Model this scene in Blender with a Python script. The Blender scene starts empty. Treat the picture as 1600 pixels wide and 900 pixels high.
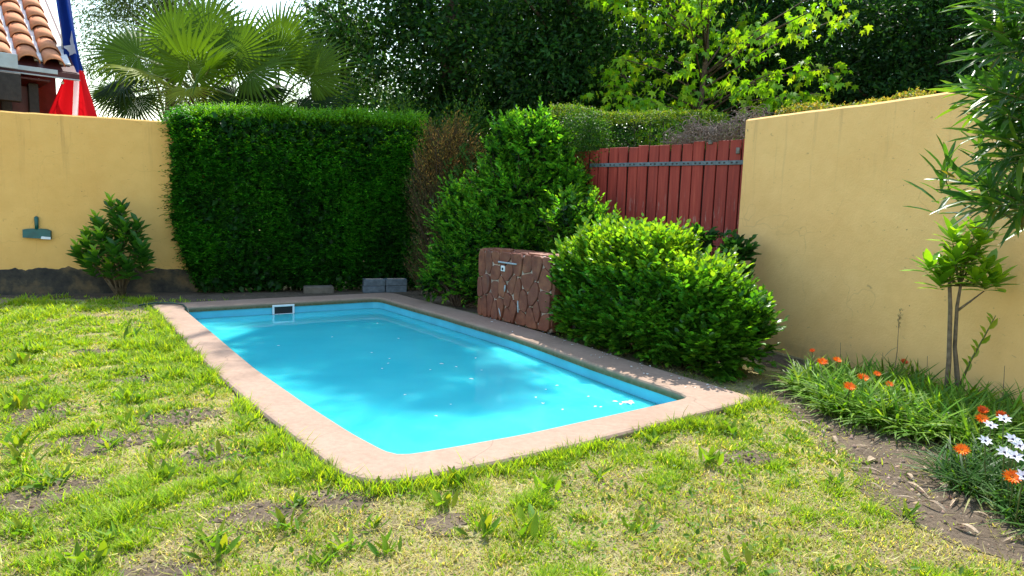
import bpy, math, random
import numpy as np
from mathutils import Vector, Matrix

R = math.radians
rng = np.random.default_rng(11)
random.seed(11)
scene = bpy.context.scene
C = scene.collection

# ------------------------------------------------------------------ camera, sky, sun, exposure
CAM_H = 1.48
pitch, roll = R(6.9), R(1.83)
fwd = Vector((0, math.cos(pitch), -math.sin(pitch)))
up0 = Vector((0, math.sin(pitch), math.cos(pitch)))
rt0 = Vector((1, 0, 0))
rt = rt0 * math.cos(roll) + up0 * math.sin(roll)
up = up0 * math.cos(roll) - rt0 * math.sin(roll)
cd = bpy.data.cameras.new('camera')
cam = bpy.data.objects.new('camera', cd); C.objects.link(cam)
cd.sensor_width = 36; cd.lens = 24.0; cd.clip_end = 800; cd.clip_start = 0.05
m = Matrix((rt, up, -fwd)).transposed().to_4x4(); m.translation = (0, 0, CAM_H)
cam.matrix_world = m
scene.camera = cam

SUN_EL, SUN_AZ = R(57), R(10)          # azimuth measured from +Y (straight ahead) towards +X
world = bpy.data.worlds.new('World'); scene.world = world; world.use_nodes = True
wn = world.node_tree.nodes; wl = world.node_tree.links
sky = wn.new('ShaderNodeTexSky'); sky.sky_type = 'NISHITA'; sky.sun_disc = False
sky.sun_elevation = SUN_EL; sky.sun_rotation = SUN_AZ
sky.air_density = 1.7; sky.dust_density = 1.0; sky.ozone_density = 1.0
wl.new(sky.outputs[0], wn['Background'].inputs[0]); wn['Background'].inputs[1].default_value = 0.15
sl = bpy.data.lights.new('sun', 'SUN'); sl.energy = 3.7; sl.angle = R(0.55); sl.color = (1.0, 0.95, 0.86)
sun = bpy.data.objects.new('sun', sl); C.objects.link(sun)
sv = Vector((math.sin(SUN_AZ) * math.cos(SUN_EL), math.cos(SUN_AZ) * math.cos(SUN_EL), math.sin(SUN_EL)))
sun.rotation_euler = sv.to_track_quat('Z', 'Y').to_euler(); sun.location = (0, 0, 20)
vs = scene.view_settings
vs.view_transform = 'Standard'; vs.look = 'None'; vs.gamma = 1; vs.exposure = 1.38; vs.use_curve_mapping = False
cy = scene.cycles
cy.max_bounces = 8; cy.diffuse_bounces = 4; cy.glossy_bounces = 3; cy.transmission_bounces = 5; cy.transparent_max_bounces = 8
cy.caustics_reflective = False; cy.caustics_refractive = False
cy.use_denoising = True
cy.sample_clamp_indirect = 6

# ------------------------------------------------------------------ helpers: objects
def put(o, parent=None):
    C.objects.link(o)
    if parent is not None:
        o.parent = parent
        o.matrix_parent_inverse = parent.matrix_basis.inverted()
    return o
def tag(o, label, cat, group=None, kind=None):
    if label: o['label'] = label
    if cat: o['category'] = cat
    if group: o['group'] = group
    if kind: o['kind'] = kind
    return o
def root(name, loc, label, cat, group=None):
    o = bpy.data.objects.new(name, None); o.location = loc
    o.empty_display_size = 0.1
    C.objects.link(o)
    return tag(o, label, cat, group)
def obj(name, me, mat=None, parent=None):
    if mat is not None and len(me.materials) == 0: me.materials.append(mat)
    return put(bpy.data.objects.new(name, me), parent)
def copy_tree(o, parent=None):
    c = o.copy(); C.objects.link(c)
    if parent is not None: c.parent = parent
    for ch in o.children: copy_tree(ch, c)
    return c

# ------------------------------------------------------------------ helpers: meshes
class MB:
    def __init__(s): s.v = []; s.f = []; s.n = 0
    def add(s, v, f):
        s.v.extend([tuple(map(float, p)) for p in v])
        s.f.extend([tuple(i + s.n for i in q) for q in f]); s.n += len(v)
        return s
    def box(s, c, size, M=None, bev=0.0):
        x, y, z = [k / 2 for k in size]; c = Vector(c)
        if bev <= 0:
            v = [Vector((a * x, b * y, d * z)) for a in (-1, 1) for b in (-1, 1) for d in (-1, 1)]
            f = [(0, 1, 3, 2), (4, 6, 7, 5), (0, 4, 5, 1), (2, 3, 7, 6), (0, 2, 6, 4), (1, 5, 7, 3)]
        else:
            v = []; f = []
            # bevelled box: 24 vertices
            idx = {}
            for a in (-1, 1):
                for b in (-1, 1):
                    for d in (-1, 1):
                        for ax in range(3):
                            p = [a * x, b * y, d * z]
                            for k in range(3):
                                if k != ax: p[k] -= (a, b, d)[k] * bev
                            idx[a, b, d, ax] = len(v); v.append(Vector(p))
            for ax in range(3):
                o1, o2 = [k for k in range(3) if k != ax]
                for sgn in (-1, 1):
                    q = []
                    for s1, s2 in ((-1, -1), (1, -1), (1, 1), (-1, 1)):
                        k = [0, 0, 0]; k[ax] = sgn; k[o1] = s1; k[o2] = s2; q.append(idx[tuple(k) + (ax,)])
                    f.append(tuple(q))
            for ax in range(3):
                o1, o2 = [k for k in range(3) if k != ax]
                for s1 in (-1, 1):
                    for s2 in (-1, 1):
                        k = [0, 0, 0]; k[o1] = s1; k[o2] = s2
                        ka = list(k); ka[ax] = -1; kb = list(k); kb[ax] = 1
                        f.append((idx[tuple(ka) + (o1,)], idx[tuple(kb) + (o1,)], idx[tuple(kb) + (o2,)], idx[tuple(ka) + (o2,)]))
            for a in (-1, 1):
                for b in (-1, 1):
                    for d in (-1, 1): f.append(tuple(idx[a, b, d, k] for k in range(3)))
        if M is not None: v = [M @ p for p in v]
        return s.add([p + c for p in v], f)
    def tube(s, pts, rad, n=6, cap=True):
        pts = [Vector(p) for p in pts]; k = len(pts)
        if not hasattr(rad, '__len__'): rad = [rad] * k
        ref = Vector((0.31, 0.17, 0.93)); v = []
        for i, p in enumerate(pts):
            t = (pts[min(i + 1, k - 1)] - pts[max(i - 1, 0)]).normalized()
            if abs(t.dot(ref)) > 0.97: ref = Vector((0.9, 0.3, 0.1))
            a = t.cross(ref).normalized(); b = t.cross(a)
            for j in range(n):
                an = 2 * math.pi * j / n
                v.append(p + (a * math.cos(an) + b * math.sin(an)) * rad[i])
        f = [(i * n + j, i * n + (j + 1) % n, (i + 1) * n + (j + 1) % n, (i + 1) * n + j) for i in range(k - 1) for j in range(n)]
        if cap: f += [tuple(range(n))[::-1], tuple(range((k - 1) * n, k * n))]
        return s.add(v, f)
    def mesh(s, name, smooth=False):
        me = bpy.data.meshes.new(name); me.from_pydata(s.v, [], s.f); me.validate(); me.update()
        fix_normals(me)
        if smooth: me.polygons.foreach_set('use_smooth', [True] * len(me.polygons))
        return me
    def build(s, name, mat, parent=None, smooth=False):
        return obj(name, s.mesh(name, smooth), mat, parent)
import bmesh
def fix_normals(me):
    bm = bmesh.new(); bm.from_mesh(me); bmesh.ops.recalc_face_normals(bm, faces=bm.faces); bm.to_mesh(me); bm.free()

def np_mesh(name, V, F, col=None):
    """V (n,3); F (m,3) triangles; col (n,3) per vertex colour of the leaf itself"""
    me = bpy.data.meshes.new(name)
    me.vertices.add(len(V)); me.vertices.foreach_set('co', np.ascontiguousarray(V, dtype=np.float32).ravel())
    me.loops.add(F.size); me.loops.foreach_set('vertex_index', np.ascontiguousarray(F, dtype=np.int32).ravel())
    me.polygons.add(len(F)); me.polygons.foreach_set('loop_start', np.arange(0, F.size, 3, dtype=np.int32))
    me.update(calc_edges=True)
    if col is not None:
        at = me.attributes.new('Col', 'FLOAT_COLOR', 'POINT')
        c4 = np.ones((len(V), 4), np.float32); c4[:, :3] = col
        at.data.foreach_set('color', c4.ravel())
    return me

TPL = {
 # (across, along, out of plane), triangles
 'diamond': ([(0, 0, 0), (.5, .42, .10), (0, 1, -.05), (-.5, .42, .10)], [(0, 1, 2), (0, 2, 3)]),
 'oval': ([(0, 0, 0), (.42, .28, .07), (.44, .62, .06), (0, 1, -.08), (-.44, .62, .06), (-.42, .28, .07)],
          [(0, 1, 2), (0, 2, 3), (0, 3, 4), (0, 4, 5)]),
 'lance': ([(0, 0, 0), (.38, .22, .02), (.5, .5, .0), (.3, .8, -.06), (0, 1, -.13), (-.3, .8, -.06), (-.5, .5, 0), (-.38, .22, .02), (0, .5, -.03)],
           [(0, 1, 8), (1, 2, 8), (2, 3, 8), (3, 4, 8), (4, 5, 8), (5, 6, 8), (6, 7, 8), (7, 0, 8)]),
 'blade': ([(.5, 0, 0), (-.5, 0, 0), (.42, .55, .10), (-.42, .55, .10), (0, 1, .34)], [(0, 1, 3), (0, 3, 2), (2, 3, 4)]),
 'strap': ([(.4, 0, 0), (-.4, 0, 0), (.5, .35, .03), (-.5, .35, .03), (.45, .65, -.08), (-.45, .65, -.08), (.25, .87, -.24), (-.25, .87, -.24), (0, 1, -.36)],
           [(0, 1, 3), (0, 3, 2), (2, 3, 5), (2, 5, 4), (4, 5, 7), (4, 7, 6), (6, 7, 8)]),
}
def _maple():
    pts = [(0, 0, 0)]
    rads = [(-150, .16), (-115, .34), (-92, .52), (-70, .34), (-48, .72), (-24, .42), (0, 1.0), (24, .42), (48, .72), (70, .34), (92, .52), (115, .34), (150, .16)]
    for a, r in rads:
        pts.append((math.sin(R(a)) * r * .8, .28 + math.cos(R(a)) * r * .72, -.22 * r * r))
    pts.append((0, .28, 0))
    c = len(pts) - 1
    fs = [(c, i, i + 1) for i in range(1, len(rads))] + [(c, len(rads), 0), (c, 0, 1)]
    return pts, fs
TPL['maple'] = _maple()

def unit(a): return a / np.maximum(np.linalg.norm(a, axis=1, keepdims=True), 1e-9)
def leaf_arrays(P, D, N, L, W, col, tpl):
    tv, tf = TPL[tpl]; tv = np.array(tv, float); tf = np.array(tf, int)
    D = unit(D); X = unit(np.cross(D, N)); Nn = np.cross(X, D)
    L = np.asarray(L).reshape(-1, 1, 1); W = np.asarray(W).reshape(-1, 1, 1)
    V = P[:, None, :] + X[:, None, :] * (tv[None, :, 0:1] * W) + D[:, None, :] * (tv[None, :, 1:2] * L) + Nn[:, None, :] * (tv[None, :, 2:3] * L)
    n, k = len(P), len(tv)
    F = (tf[None] + (np.arange(n) * k)[:, None, None]).reshape(-1, 3)
    Cc = np.repeat(col[:, None, :], k, axis=1).reshape(-1, 3)
    return V.reshape(-1, 3), F, Cc
class Leaves:
    def __init__(s): s.V = []; s.F = []; s.C = []; s.n = 0
    def add(s, P, D, N, L, W, col, tpl='diamond'):
        V, F, Cc = leaf_arrays(P, D, N, L, W, col, tpl)
        s.V.append(V); s.F.append(F + s.n); s.C.append(Cc); s.n += len(V); return s
    def build(s, name, mat, parent=None):
        o = obj(name, np_mesh(name, np.concatenate(s.V), np.concatenate(s.F), np.concatenate(s.C)), mat, parent)
        o['kind'] = 'stuff'
        return o
def rdir(n): return unit(rng.normal(size=(n, 3)))
def palette(n, cols, w=None, jit=.18):
    cols = np.array(cols, float); i = rng.choice(len(cols), n, p=w)
    c = cols[i] * (1 + rng.normal(0, jit, (n, 1))) * (1 + rng.normal(0, jit * .35, (n, 3)))
    return np.clip(c, .002, .9)
def vnoise(x, y, s, seed=0):
    g = np.random.default_rng(seed).random((64, 64)); x = x / s + 500.3; y = y / s + 500.7
    i = np.floor(x).astype(int); j = np.floor(y).astype(int); u = x - i; v = y - j
    u = u * u * (3 - 2 * u); v = v * v * (3 - 2 * v)
    a = g[i % 64, j % 64]; b = g[(i + 1) % 64, j % 64]; c = g[i % 64, (j + 1) % 64]; d = g[(i + 1) % 64, (j + 1) % 64]
    return (a * (1 - u) + b * u) * (1 - v) + (c * (1 - u) + d * u) * v
def inpoly(x, y, poly):
    r = np.zeros(len(x), bool); n = len(poly)
    for k in range(n):
        (x1, y1), (x2, y2) = poly[k], poly[(k + 1) % n]
        c = ((y1 > y) != (y2 > y)) & (x < (x2 - x1) * (y - y1) / (y2 - y1 + 1e-12) + x1)
        r ^= c
    return r
def polydist(x, y, pl):
    d = np.full(len(x), 1e9)
    for (x1, y1), (x2, y2) in zip(pl[:-1], pl[1:]):
        dx, dy = x2 - x1, y2 - y1
        t = np.clip(((x - x1) * dx + (y - y1) * dy) / (dx * dx + dy * dy), 0, 1)
        d = np.minimum(d, np.hypot(x - x1 - t * dx, y - y1 - t * dy))
    return d

# ------------------------------------------------------------------ materials
def mat(name, build):
    mt = bpy.data.materials.new(name); mt.use_nodes = True
    nt = mt.node_tree; nt.nodes.clear()
    out = nt.nodes.new('ShaderNodeOutputMaterial')
    class N:
        def __init__(s): s.nt = nt; s.out = out
        def n(s, t, **kw):
            nd = nt.nodes.new(t)
            for k, v in kw.items():
                if hasattr(nd, k): setattr(nd, k, v)
                else: nd.inputs[k].default_value = v
            return nd
        def l(s, a, b): nt.links.new(a, b)
        def ramp(s, src, stops, interp='LINEAR'):
            r = s.n('ShaderNodeValToRGB'); r.color_ramp.interpolation = interp
            while len(r.color_ramp.elements) < len(stops): r.color_ramp.elements.new(.5)
            for e, (p, c) in zip(r.color_ramp.elements, stops):
                e.position = p; e.color = (*c, 1) if hasattr(c, '__len__') else (c, c, c, 1)
            s.l(src, r.inputs[0]); return r.outputs[0]
        def mix(s, f, a, b, blend='MIX'):
            x = s.n('ShaderNodeMix', data_type='RGBA', blend_type=blend)
            for sock, val in ((x.inputs[0], f), (x.inputs[6], a), (x.inputs[7], b)):
                if hasattr(val, 'node'): s.l(val, sock)
                elif hasattr(val, '__len__'): sock.default_value = (*val, 1)
                else: sock.default_value = val
            return x.outputs[2]
        def math(s, op, a, b=0.0):
            x = s.n('ShaderNodeMath', operation=op)
            for sock, val in ((x.inputs[0], a), (x.inputs[1], b)):
                if hasattr(val, 'node'): s.l(val, sock)
                else: sock.default_value = val
            return x.outputs[0]
        def noise(s, vec, scale, detail=4, rough=.55, dist=0):
            x = s.n('ShaderNodeTexNoise'); x.inputs['Scale'].default_value = scale; x.inputs['Detail'].default_value = detail
            x.inputs['Roughness'].default_value = rough; x.inputs['Distortion'].default_value = dist
            if vec is not None: s.l(vec, x.inputs['Vector'])
            return x.outputs[0]
        def mapping(s, vec, scale):
            x = s.n('ShaderNodeMapping'); x.inputs['Scale'].default_value = scale; s.l(vec, x.inputs[0]); return x.outputs[0]
        def bump(s, h, strength, dist=.01):
            x = s.n('ShaderNodeBump'); x.inputs['Strength'].default_value = strength; x.inputs['Distance'].default_value = dist
            s.l(h, x.inputs['Height']); return x.outputs[0]
        def bsdf(s, col, rough=.7, spec=.3, normal=None, metal=0):
            b = s.n('ShaderNodeBsdfPrincipled')
            if hasattr(col, 'node'): s.l(col, b.inputs['Base Color'])
            else: b.inputs['Base Color'].default_value = (*col, 1)
            if hasattr(rough, 'node'): s.l(rough, b.inputs['Roughness'])
            else: b.inputs['Roughness'].default_value = rough
            b.inputs['Specular IOR Level'].default_value = spec; b.inputs['Metallic'].default_value = metal
            if normal is not None: s.l(normal, b.inputs['Normal'])
            return b
        def surf(s, sh): s.l(sh.outputs[0], out.inputs[0])
    build(N()); return mt
M = {}
def leaf_mat(name, rough, spec, trans, tint, hue=None):
    def b(n):
        a = n.n('ShaderNodeAttribute', attribute_name='Col'); col = a.outputs['Color']
        if hue: col = n.mix(1.0, col, hue, 'MULTIPLY')
        p = n.bsdf(col, rough, spec)
        t = n.n('ShaderNodeBsdfTranslucent'); n.l(n.mix(1.0, col, tint, 'MULTIPLY'), t.inputs[0])
        mx = n.n('ShaderNodeMixShader'); mx.inputs[0].default_value = trans
        n.l(p.outputs[0], mx.inputs[1]); n.l(t.outputs[0], mx.inputs[2]); n.surf(mx)
    M[name] = mat(name, b)
leaf_mat('leaf', .5, .22, .42, (2.2, 1.9, .6), (.80, 1.15, .72))
leaf_mat('glossy_leaf', .36, .38, .40, (2.3, 2.0, .6), (.80, 1.15, .72))
leaf_mat('grass_blade', .55, .22, .45, (1.7, 1.6, .6), (1.02, 1.04, .75))
leaf_mat('dull_leaf', .6, .2, .22, (1.5, 1.4, .7), (.80, 1.15, .75))
leaf_mat('hedge_leaf', .45, .2, .40, (2.2, 1.9, .6), (.75, 1.3, .65))
leaf_mat('dry_stem', .8, .15, .15, (1.2, 1.0, .8))
leaf_mat('petal', .5, .3, .35, (1.2, 1.1, 1.0))

def plain(name, col, rough=.6, spec=.3, var=.25, scale=12, bump=.15, metal=0):
    def b(n):
        tc = n.n('ShaderNodeTexCoord').outputs['Object']
        f = n.noise(tc, scale, 5)
        c2 = tuple(max(0, k * (1 - var)) for k in col); c3 = tuple(min(1, k * (1 + var)) for k in col)
        n.surf(n.bsdf(n.ramp(f, [(.3, c2), (.7, c3)]), rough, spec, n.bump(n.noise(tc, scale * 5, 4), bump, .01), metal))
    M[name] = mat(name, b)

def _stucco(n, k=(1, .95, .9)):
    tc = n.n('ShaderNodeTexCoord').outputs['Object']
    big = n.noise(tc, .8, 4); mid = n.noise(tc, 5, 6, .6)
    col = n.ramp(big, [(.3, (.67, .405, .125)), (.7, (.74, .475, .16))])
    col = n.mix(.22, col, n.ramp(mid, [(.3, (.56, .345, .115)), (.7, (.78, .52, .20))]))
    # rain streaks running down from the coping line
    st = n.noise(n.mapping(tc, (9, 9, .55)), 1.0, 5, .65)
    sep = n.n('ShaderNodeSeparateXYZ'); n.l(tc, sep.inputs[0])
    hi = n.ramp(sep.outputs[2], [(.55, 0.0), (1.0, 1.0)])
    zz = n.n('ShaderNodeMapRange'); zz.inputs['From Min'].default_value = 1.2; zz.inputs['From Max'].default_value = 2.55
    n.l(sep.outputs[2], zz.inputs[0])
    smask = n.math('MULTIPLY', n.ramp(st, [(.56, 0.0), (.78, 1.0)]), n.math('MULTIPLY', zz.outputs[0], .5))
    col = n.mix(smask, col, (.17, .11, .055))
    # short scratches and specks
    sp = n.noise(n.mapping(tc, (14, 14, 30)), 1.0, 3, .5, .6)
    col = n.mix(n.math('MULTIPLY', n.ramp(sp, [(.68, 0.0), (.76, 1.0)]), .45), col, (.2, .13, .06))
    sp2 = n.noise(tc, 34, 2)
    col = n.mix(n.math('MULTIPLY', n.ramp(sp2, [(.745, 0.0), (.77, 1.0)]), .7), col, (.08, .055, .03))
    # splash dirt near the ground
    lo = n.n('ShaderNodeMapRange'); lo.inputs['From Min'].default_value = .45; lo.inputs['From Max'].default_value = .0
    n.l(sep.outputs[2], lo.inputs[0])
    dm = n.math('MULTIPLY', n.math('MULTIPLY', lo.outputs[0], lo.outputs[0]), n.ramp(mid, [(.38, .0), (.66, 1.0)]))
    col = n.mix(n.math('MULTIPLY', dm, .55), col, (.13, .09, .05))
    hgt = n.math('ADD', n.noise(tc, 60, 5, .7), n.math('MULTIPLY', n.noise(tc, 7, 3), 2.0))
    # hairline cracks
    ck = n.n('ShaderNodeTexVoronoi'); ck.feature = 'DISTANCE_TO_EDGE'; ck.inputs['Scale'].default_value = .9
    wv = n.n('ShaderNodeVectorMath', operation='ADD'); n.l(tc, wv.inputs[0]); nz = n.n('ShaderNodeTexNoise'); nz.inputs['Scale'].default_value = 3.0; n.l(tc, nz.inputs['Vector'])
    sc = n.n('ShaderNodeVectorMath', operation='SCALE'); sc.inputs['Scale'].default_value = .5; n.l(nz.outputs['Color'], sc.inputs[0]); n.l(sc.outputs[0], wv.inputs[1]); n.l(wv.outputs[0], ck.inputs['Vector'])
    cm = n.math('MULTIPLY', n.ramp(ck.outputs['Distance'], [(.0, 1.0), (.006, 0.0)]), n.ramp(big, [(.5, 0.0), (.6, .22)]))
    col = n.mix(cm, col, (.16, .105, .05))
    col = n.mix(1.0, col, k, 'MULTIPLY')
    n.surf(n.bsdf(col, .88, .15, n.bump(hgt, .35, .014)))
M['stucco'] = mat('ochre_stucco', _stucco)
M['bounce_lit_stucco'] = mat('bounce_lit_ochre_stucco', lambda n: _stucco(n, (1.20, 1.17, 1.35)))  # right wall: paler ochre, bounce light it lacks is put into the colour

def _footing(n):
    tc = n.n('ShaderNodeTexCoord').outputs['Object']
    f = n.noise(tc, 2.6, 6, .62); g = n.noise(tc, 14, 5, .7)
    col = n.ramp(f, [(.36, (.02, .021, .024)), (.48, (.05, .045, .036)), (.56, (.14, .10, .055)), (.72, (.30, .19, .08))])
    col = n.mix(.4, col, n.ramp(g, [(.3, (.015, .017, .018)), (.7, (.10, .085, .06))]))
    n.surf(n.bsdf(col, .85, .2, n.bump(g, .6, .02)))
M['footing'] = mat('stained_footing', _footing)

def _coping(n):
    tc = n.n('ShaderNodeTexCoord').outputs['Object']
    f = n.noise(tc, 1.7, 6, .6); g = n.noise(tc, 22, 6, .65); s = n.noise(tc, 90, 3, .6)
    col = n.ramp(f, [(.28, (.24, .160, .114)), (.5, (.295, .202, .148)), (.72, (.335, .238, .178))])
    col = n.mix(.35, col, n.ramp(g, [(.3, (.19, .128, .09)), (.7, (.38, .268, .20))]))
    col = n.mix(n.math('MULTIPLY', n.ramp(s, [(.62, 0.0), (.75, 1.0)]), .35), col, (.16, .12, .09))
    ck = n.n('ShaderNodeTexVoronoi'); ck.feature = 'DISTANCE_TO_EDGE'; ck.inputs['Scale'].default_value = .62
    nz = n.n('ShaderNodeTexNoise'); nz.inputs['Scale'].default_value = 2.5; n.l(tc, nz.inputs['Vector'])
    sc = n.n('ShaderNodeVectorMath', operation='SCALE'); sc.inputs['Scale'].default_value = .35; n.l(nz.outputs['Color'], sc.inputs[0])
    wv = n.n('ShaderNodeVectorMath', operation='ADD'); n.l(tc, wv.inputs[0]); n.l(sc.outputs[0], wv.inputs[1]); n.l(wv.outputs[0], ck.inputs['Vector'])
    col = n.mix(n.math('MULTIPLY', n.ramp(ck.outputs['Distance'], [(.0, 1.0), (.004, 0.0)]), .5), col, (.12, .085, .06))
    blot = n.noise(tc, 4.5, 5, .7); col = n.mix(n.math('MULTIPLY', n.ramp(blot, [(.56, 0.0), (.72, 1.0)]), .35), col, (.17, .125, .095))
    geo = n.n('ShaderNodeNewGeometry'); sep = n.n('ShaderNodeSeparateXYZ'); n.l(geo.outputs['Normal'], sep.inputs[0])
    pz = n.n('ShaderNodeSeparateXYZ'); n.l(tc, pz.inputs[0])
    edge = n.n('ShaderNodeMapRange'); edge.inputs['From Min'].default_value = .04; edge.inputs['From Max'].default_value = .0
    n.l(pz.outputs[2], edge.inputs[0])
    col = n.mix(n.math('MULTIPLY', edge.outputs[0], n.ramp(g, [(.25, .5), (.6, 1.0)])), col, (.075, .085, .035))
    n.surf(n.bsdf(col, .82, .2, n.bump(n.math('ADD', g, n.math('MULTIPLY', s, .5)), .35, .006)))
M['coping'] = mat('salmon_concrete', _coping)

def _soil(n):
    tc = n.n('ShaderNodeTexCoord').outputs['Object']
    a = n.noise(tc, .55, 5, .6); b = n.noise(tc, 4.5, 6, .65); c = n.noise(tc, 38, 6, .7)
    dirt = n.ramp(b, [(.3, (.09, .065, .045)), (.55, (.17, .125, .085)), (.75, (.25, .19, .13))])
    straw = n.ramp(b, [(.3, (.21, .18, .07)), (.7, (.40, .34, .18))])
    col = n.mix(n.ramp(a, [(.42, 0.0), (.53, 1.0)]), dirt, straw)
    col = n.mix(.35, col, n.ramp(c, [(.3, (.10, .085, .04)), (.7, (.42, .36, .21))]))
    h = n.math('ADD', n.math('MULTIPLY', b, 2.0), c)
    n.surf(n.bsdf(col, .95, .1, n.bump(h, .8, .03)))
M['soil'] = mat('dry_soil', _soil)
def _earth(n):
    tc = n.n('ShaderNodeTexCoord').outputs['Object']
    b = n.noise(tc, 4.5, 6, .65); c = n.noise(tc, 38, 6, .7)
    col = n.mix(.45, n.ramp(b, [(.3, (.07, .05, .036)), (.55, (.125, .092, .066)), (.75, (.18, .138, .10))]), n.ramp(c, [(.3, (.035, .028, .02)), (.7, (.22, .175, .125))]))
    n.surf(n.bsdf(col, .95, .1, n.bump(n.math('ADD', n.math('MULTIPLY', b, 2.0), c), .8, .03)))
M['earth'] = mat('bare_earth', _earth)

def _water(n):
    tc = n.n('ShaderNodeTexCoord').outputs['Object']
    f = n.noise(tc, .7, 3)
    col = n.ramp(f, [(.32, (.040, .47, .535)), (.68, (.060, .53, .58))])
    h = n.math('ADD', n.noise(n.mapping(tc, (1, 1.6, 1)), 1.6, 2), n.math('MULTIPLY', n.noise(tc, 6, 2), .25))
    b = n.bsdf(col, .03, .5, n.bump(h, .05, .05))
    b.inputs['IOR'].default_value = 1.33
    b.subsurface_method = 'RANDOM_WALK'
    b.inputs['Subsurface Weight'].default_value = 1.0
    b.inputs['Subsurface Radius'].default_value = (.25, .8, 1.0)
    b.inputs['Subsurface Scale'].default_value = .6
    n.surf(b)
M['water'] = mat('milky_pool_water', _water)
plain('pool_paint', (.09, .47, .60), .5, .4, .12, 3, .05)

def _red(n):
    oi = n.n('ShaderNodeObjectInfo').outputs['Random']
    tc = n.n('ShaderNodeTexCoord').outputs['Object']
    va = n.n('ShaderNodeVectorMath', operation='ADD'); n.l(tc, va.inputs[0])
    cx = n.n('ShaderNodeCombineXYZ'); n.l(n.math('MULTIPLY', oi, 37.0), cx.inputs[0]); n.l(n.math('MULTIPLY', oi, 11.0), cx.inputs[2]); n.l(cx.outputs[0], va.inputs[1])
    v = va.outputs[0]
    gr = n.noise(n.mapping(v, (26, 26, 1.3)), 1.0, 6, .65)
    col = n.ramp(gr, [(.3, (.19, .022, .016)), (.55, (.32, .042, .028)), (.75, (.42, .075, .048))])
    col = n.mix(n.math('MULTIPLY', oi, .35), col, (.17, .026, .022))
    sep = n.n('ShaderNodeSeparateXYZ'); n.l(tc, sep.inputs[0])
    lo = n.n('ShaderNodeMapRange'); lo.inputs['From Min'].default_value = 1.75; lo.inputs['From Max'].default_value = 1.2
    n.l(sep.outputs[2], lo.inputs[0])
    pe = n.noise(n.mapping(v, (34, 34, 5)), 1.0, 5, .7)
    peel = n.math('MULTIPLY', n.ramp(pe, [(.57, 0.0), (.64, 1.0)]), lo.outputs[0])
    col = n.mix(n.math('MULTIPLY', peel, .8), col, (.42, .30, .26))
    n.surf(n.bsdf(col, .6, .3, n.bump(gr, .35, .006)))
M['red_wood'] = mat('red_painted_wood', _red)

def _stone(n):
    oi = n.n('ShaderNodeObjectInfo').outputs['Random']
    tc = n.n('ShaderNodeTexCoord').outputs['Object']
    f = n.noise(tc, 7, 6, .65); g = n.noise(tc, 30, 5, .7)
    col = n.ramp(f, [(.28, (.10, .032, .018)), (.5, (.20, .068, .036)), (.72, (.30, .125, .062))])
    col = n.mix(n.math('MULTIPLY', oi, .5), col, (.13, .04, .03))
    st = n.noise(n.mapping(tc, (4, 4, 1.2)), 1.0, 5, .7)
    col = n.mix(n.ramp(st, [(.58, 0.0), (.72, .75)]), col, (.05, .045, .042))
    n.surf(n.bsdf(col, .6, .35, n.bump(n.math('ADD', f, g), .6, .012)))
M['flagstone'] = mat('red_flagstone', _stone)
plain('mortar', (.46, .37, .31), .9, .15, .35, 18, .6)
plain('strap_metal', (.10, .14, .17), .5, .4, .3, 18, .2, .3)
plain('rust_metal', (.16, .15, .14), .6, .4, .4, 30, .3, .3)
plain('bolt', (.035, .035, .04), .5, .4, .3, 40, .2, .4)
plain('green_plastic', (.003, .075, .066), .4, .45, .25, 12, .05)
plain('white_paper', (.62, .68, .72), .6, .3, .1, 12, .05)
plain('concrete_block', (.11, .135, .16), .9, .15, .3, 14, .5)
plain('kerb_stone', (.12, .105, .085), .9, .15, .35, 9, .5)
plain('white_plastic', (.66, .69, .70), .45, .4, .06, 10, .03)
plain('dark_void', (.012, .016, .018), .6, .3, .2, 10, .05)
plain('hose', (.012, .045, .035), .5, .4, .2, 30, .05)
plain('bark', (.085, .06, .042), .9, .15, .4, 22, .8)
plain('pale_bark', (.17, .13, .09), .85, .2, .35, 26, .6)
plain('green_stem', (.10, .12, .035), .6, .3, .3, 30, .2)
plain('twig', (.06, .042, .03), .9, .1, .35, 30, .5)
plain('palm_fibre', (.13, .085, .045), .95, .1, .45, 26, .9)
plain('petiole', (.14, .19, .045), .5, .35, .25, 16, .2)
plain('terracotta', (.47, .20, .10), .8, .2, .22, 9, .3)
plain('lime_mortar', (.72, .71, .69), .85, .2, .12, 14, .4)
plain('house_red', (.22, .03, .022), .75, .25, .2, 6, .2)
plain('dark_wood', (.02, .017, .016), .6, .3, .4, 16, .3)
plain('maroon', (.06, .014, .014), .55, .35, .25, 10, .15)
plain('grey_flashing', (.33, .38, .41), .5, .4, .12, 8, .08)
plain('flag_blue', (.008, .035, .20), .8, .2, .12, 10, .05)
plain('flag_red', (.62, .01, .018), .8, .2, .1, 10, .05)
plain('flag_white', (.72, .68, .70), .8, .2, .08, 10, .05)
plain('pole_metal', (.35, .33, .32), .4, .5, .1, 10, .05, .6)
plain('dry_leaf', (.36, .27, .185), .8, .2, .3, 20, .3)
plain('flower_centre', (.28, .10, .01), .7, .2, .3, 60, .3)
plain('daisy_centre', (.035, .03, .07), .7, .2, .3, 60, .3)
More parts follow.
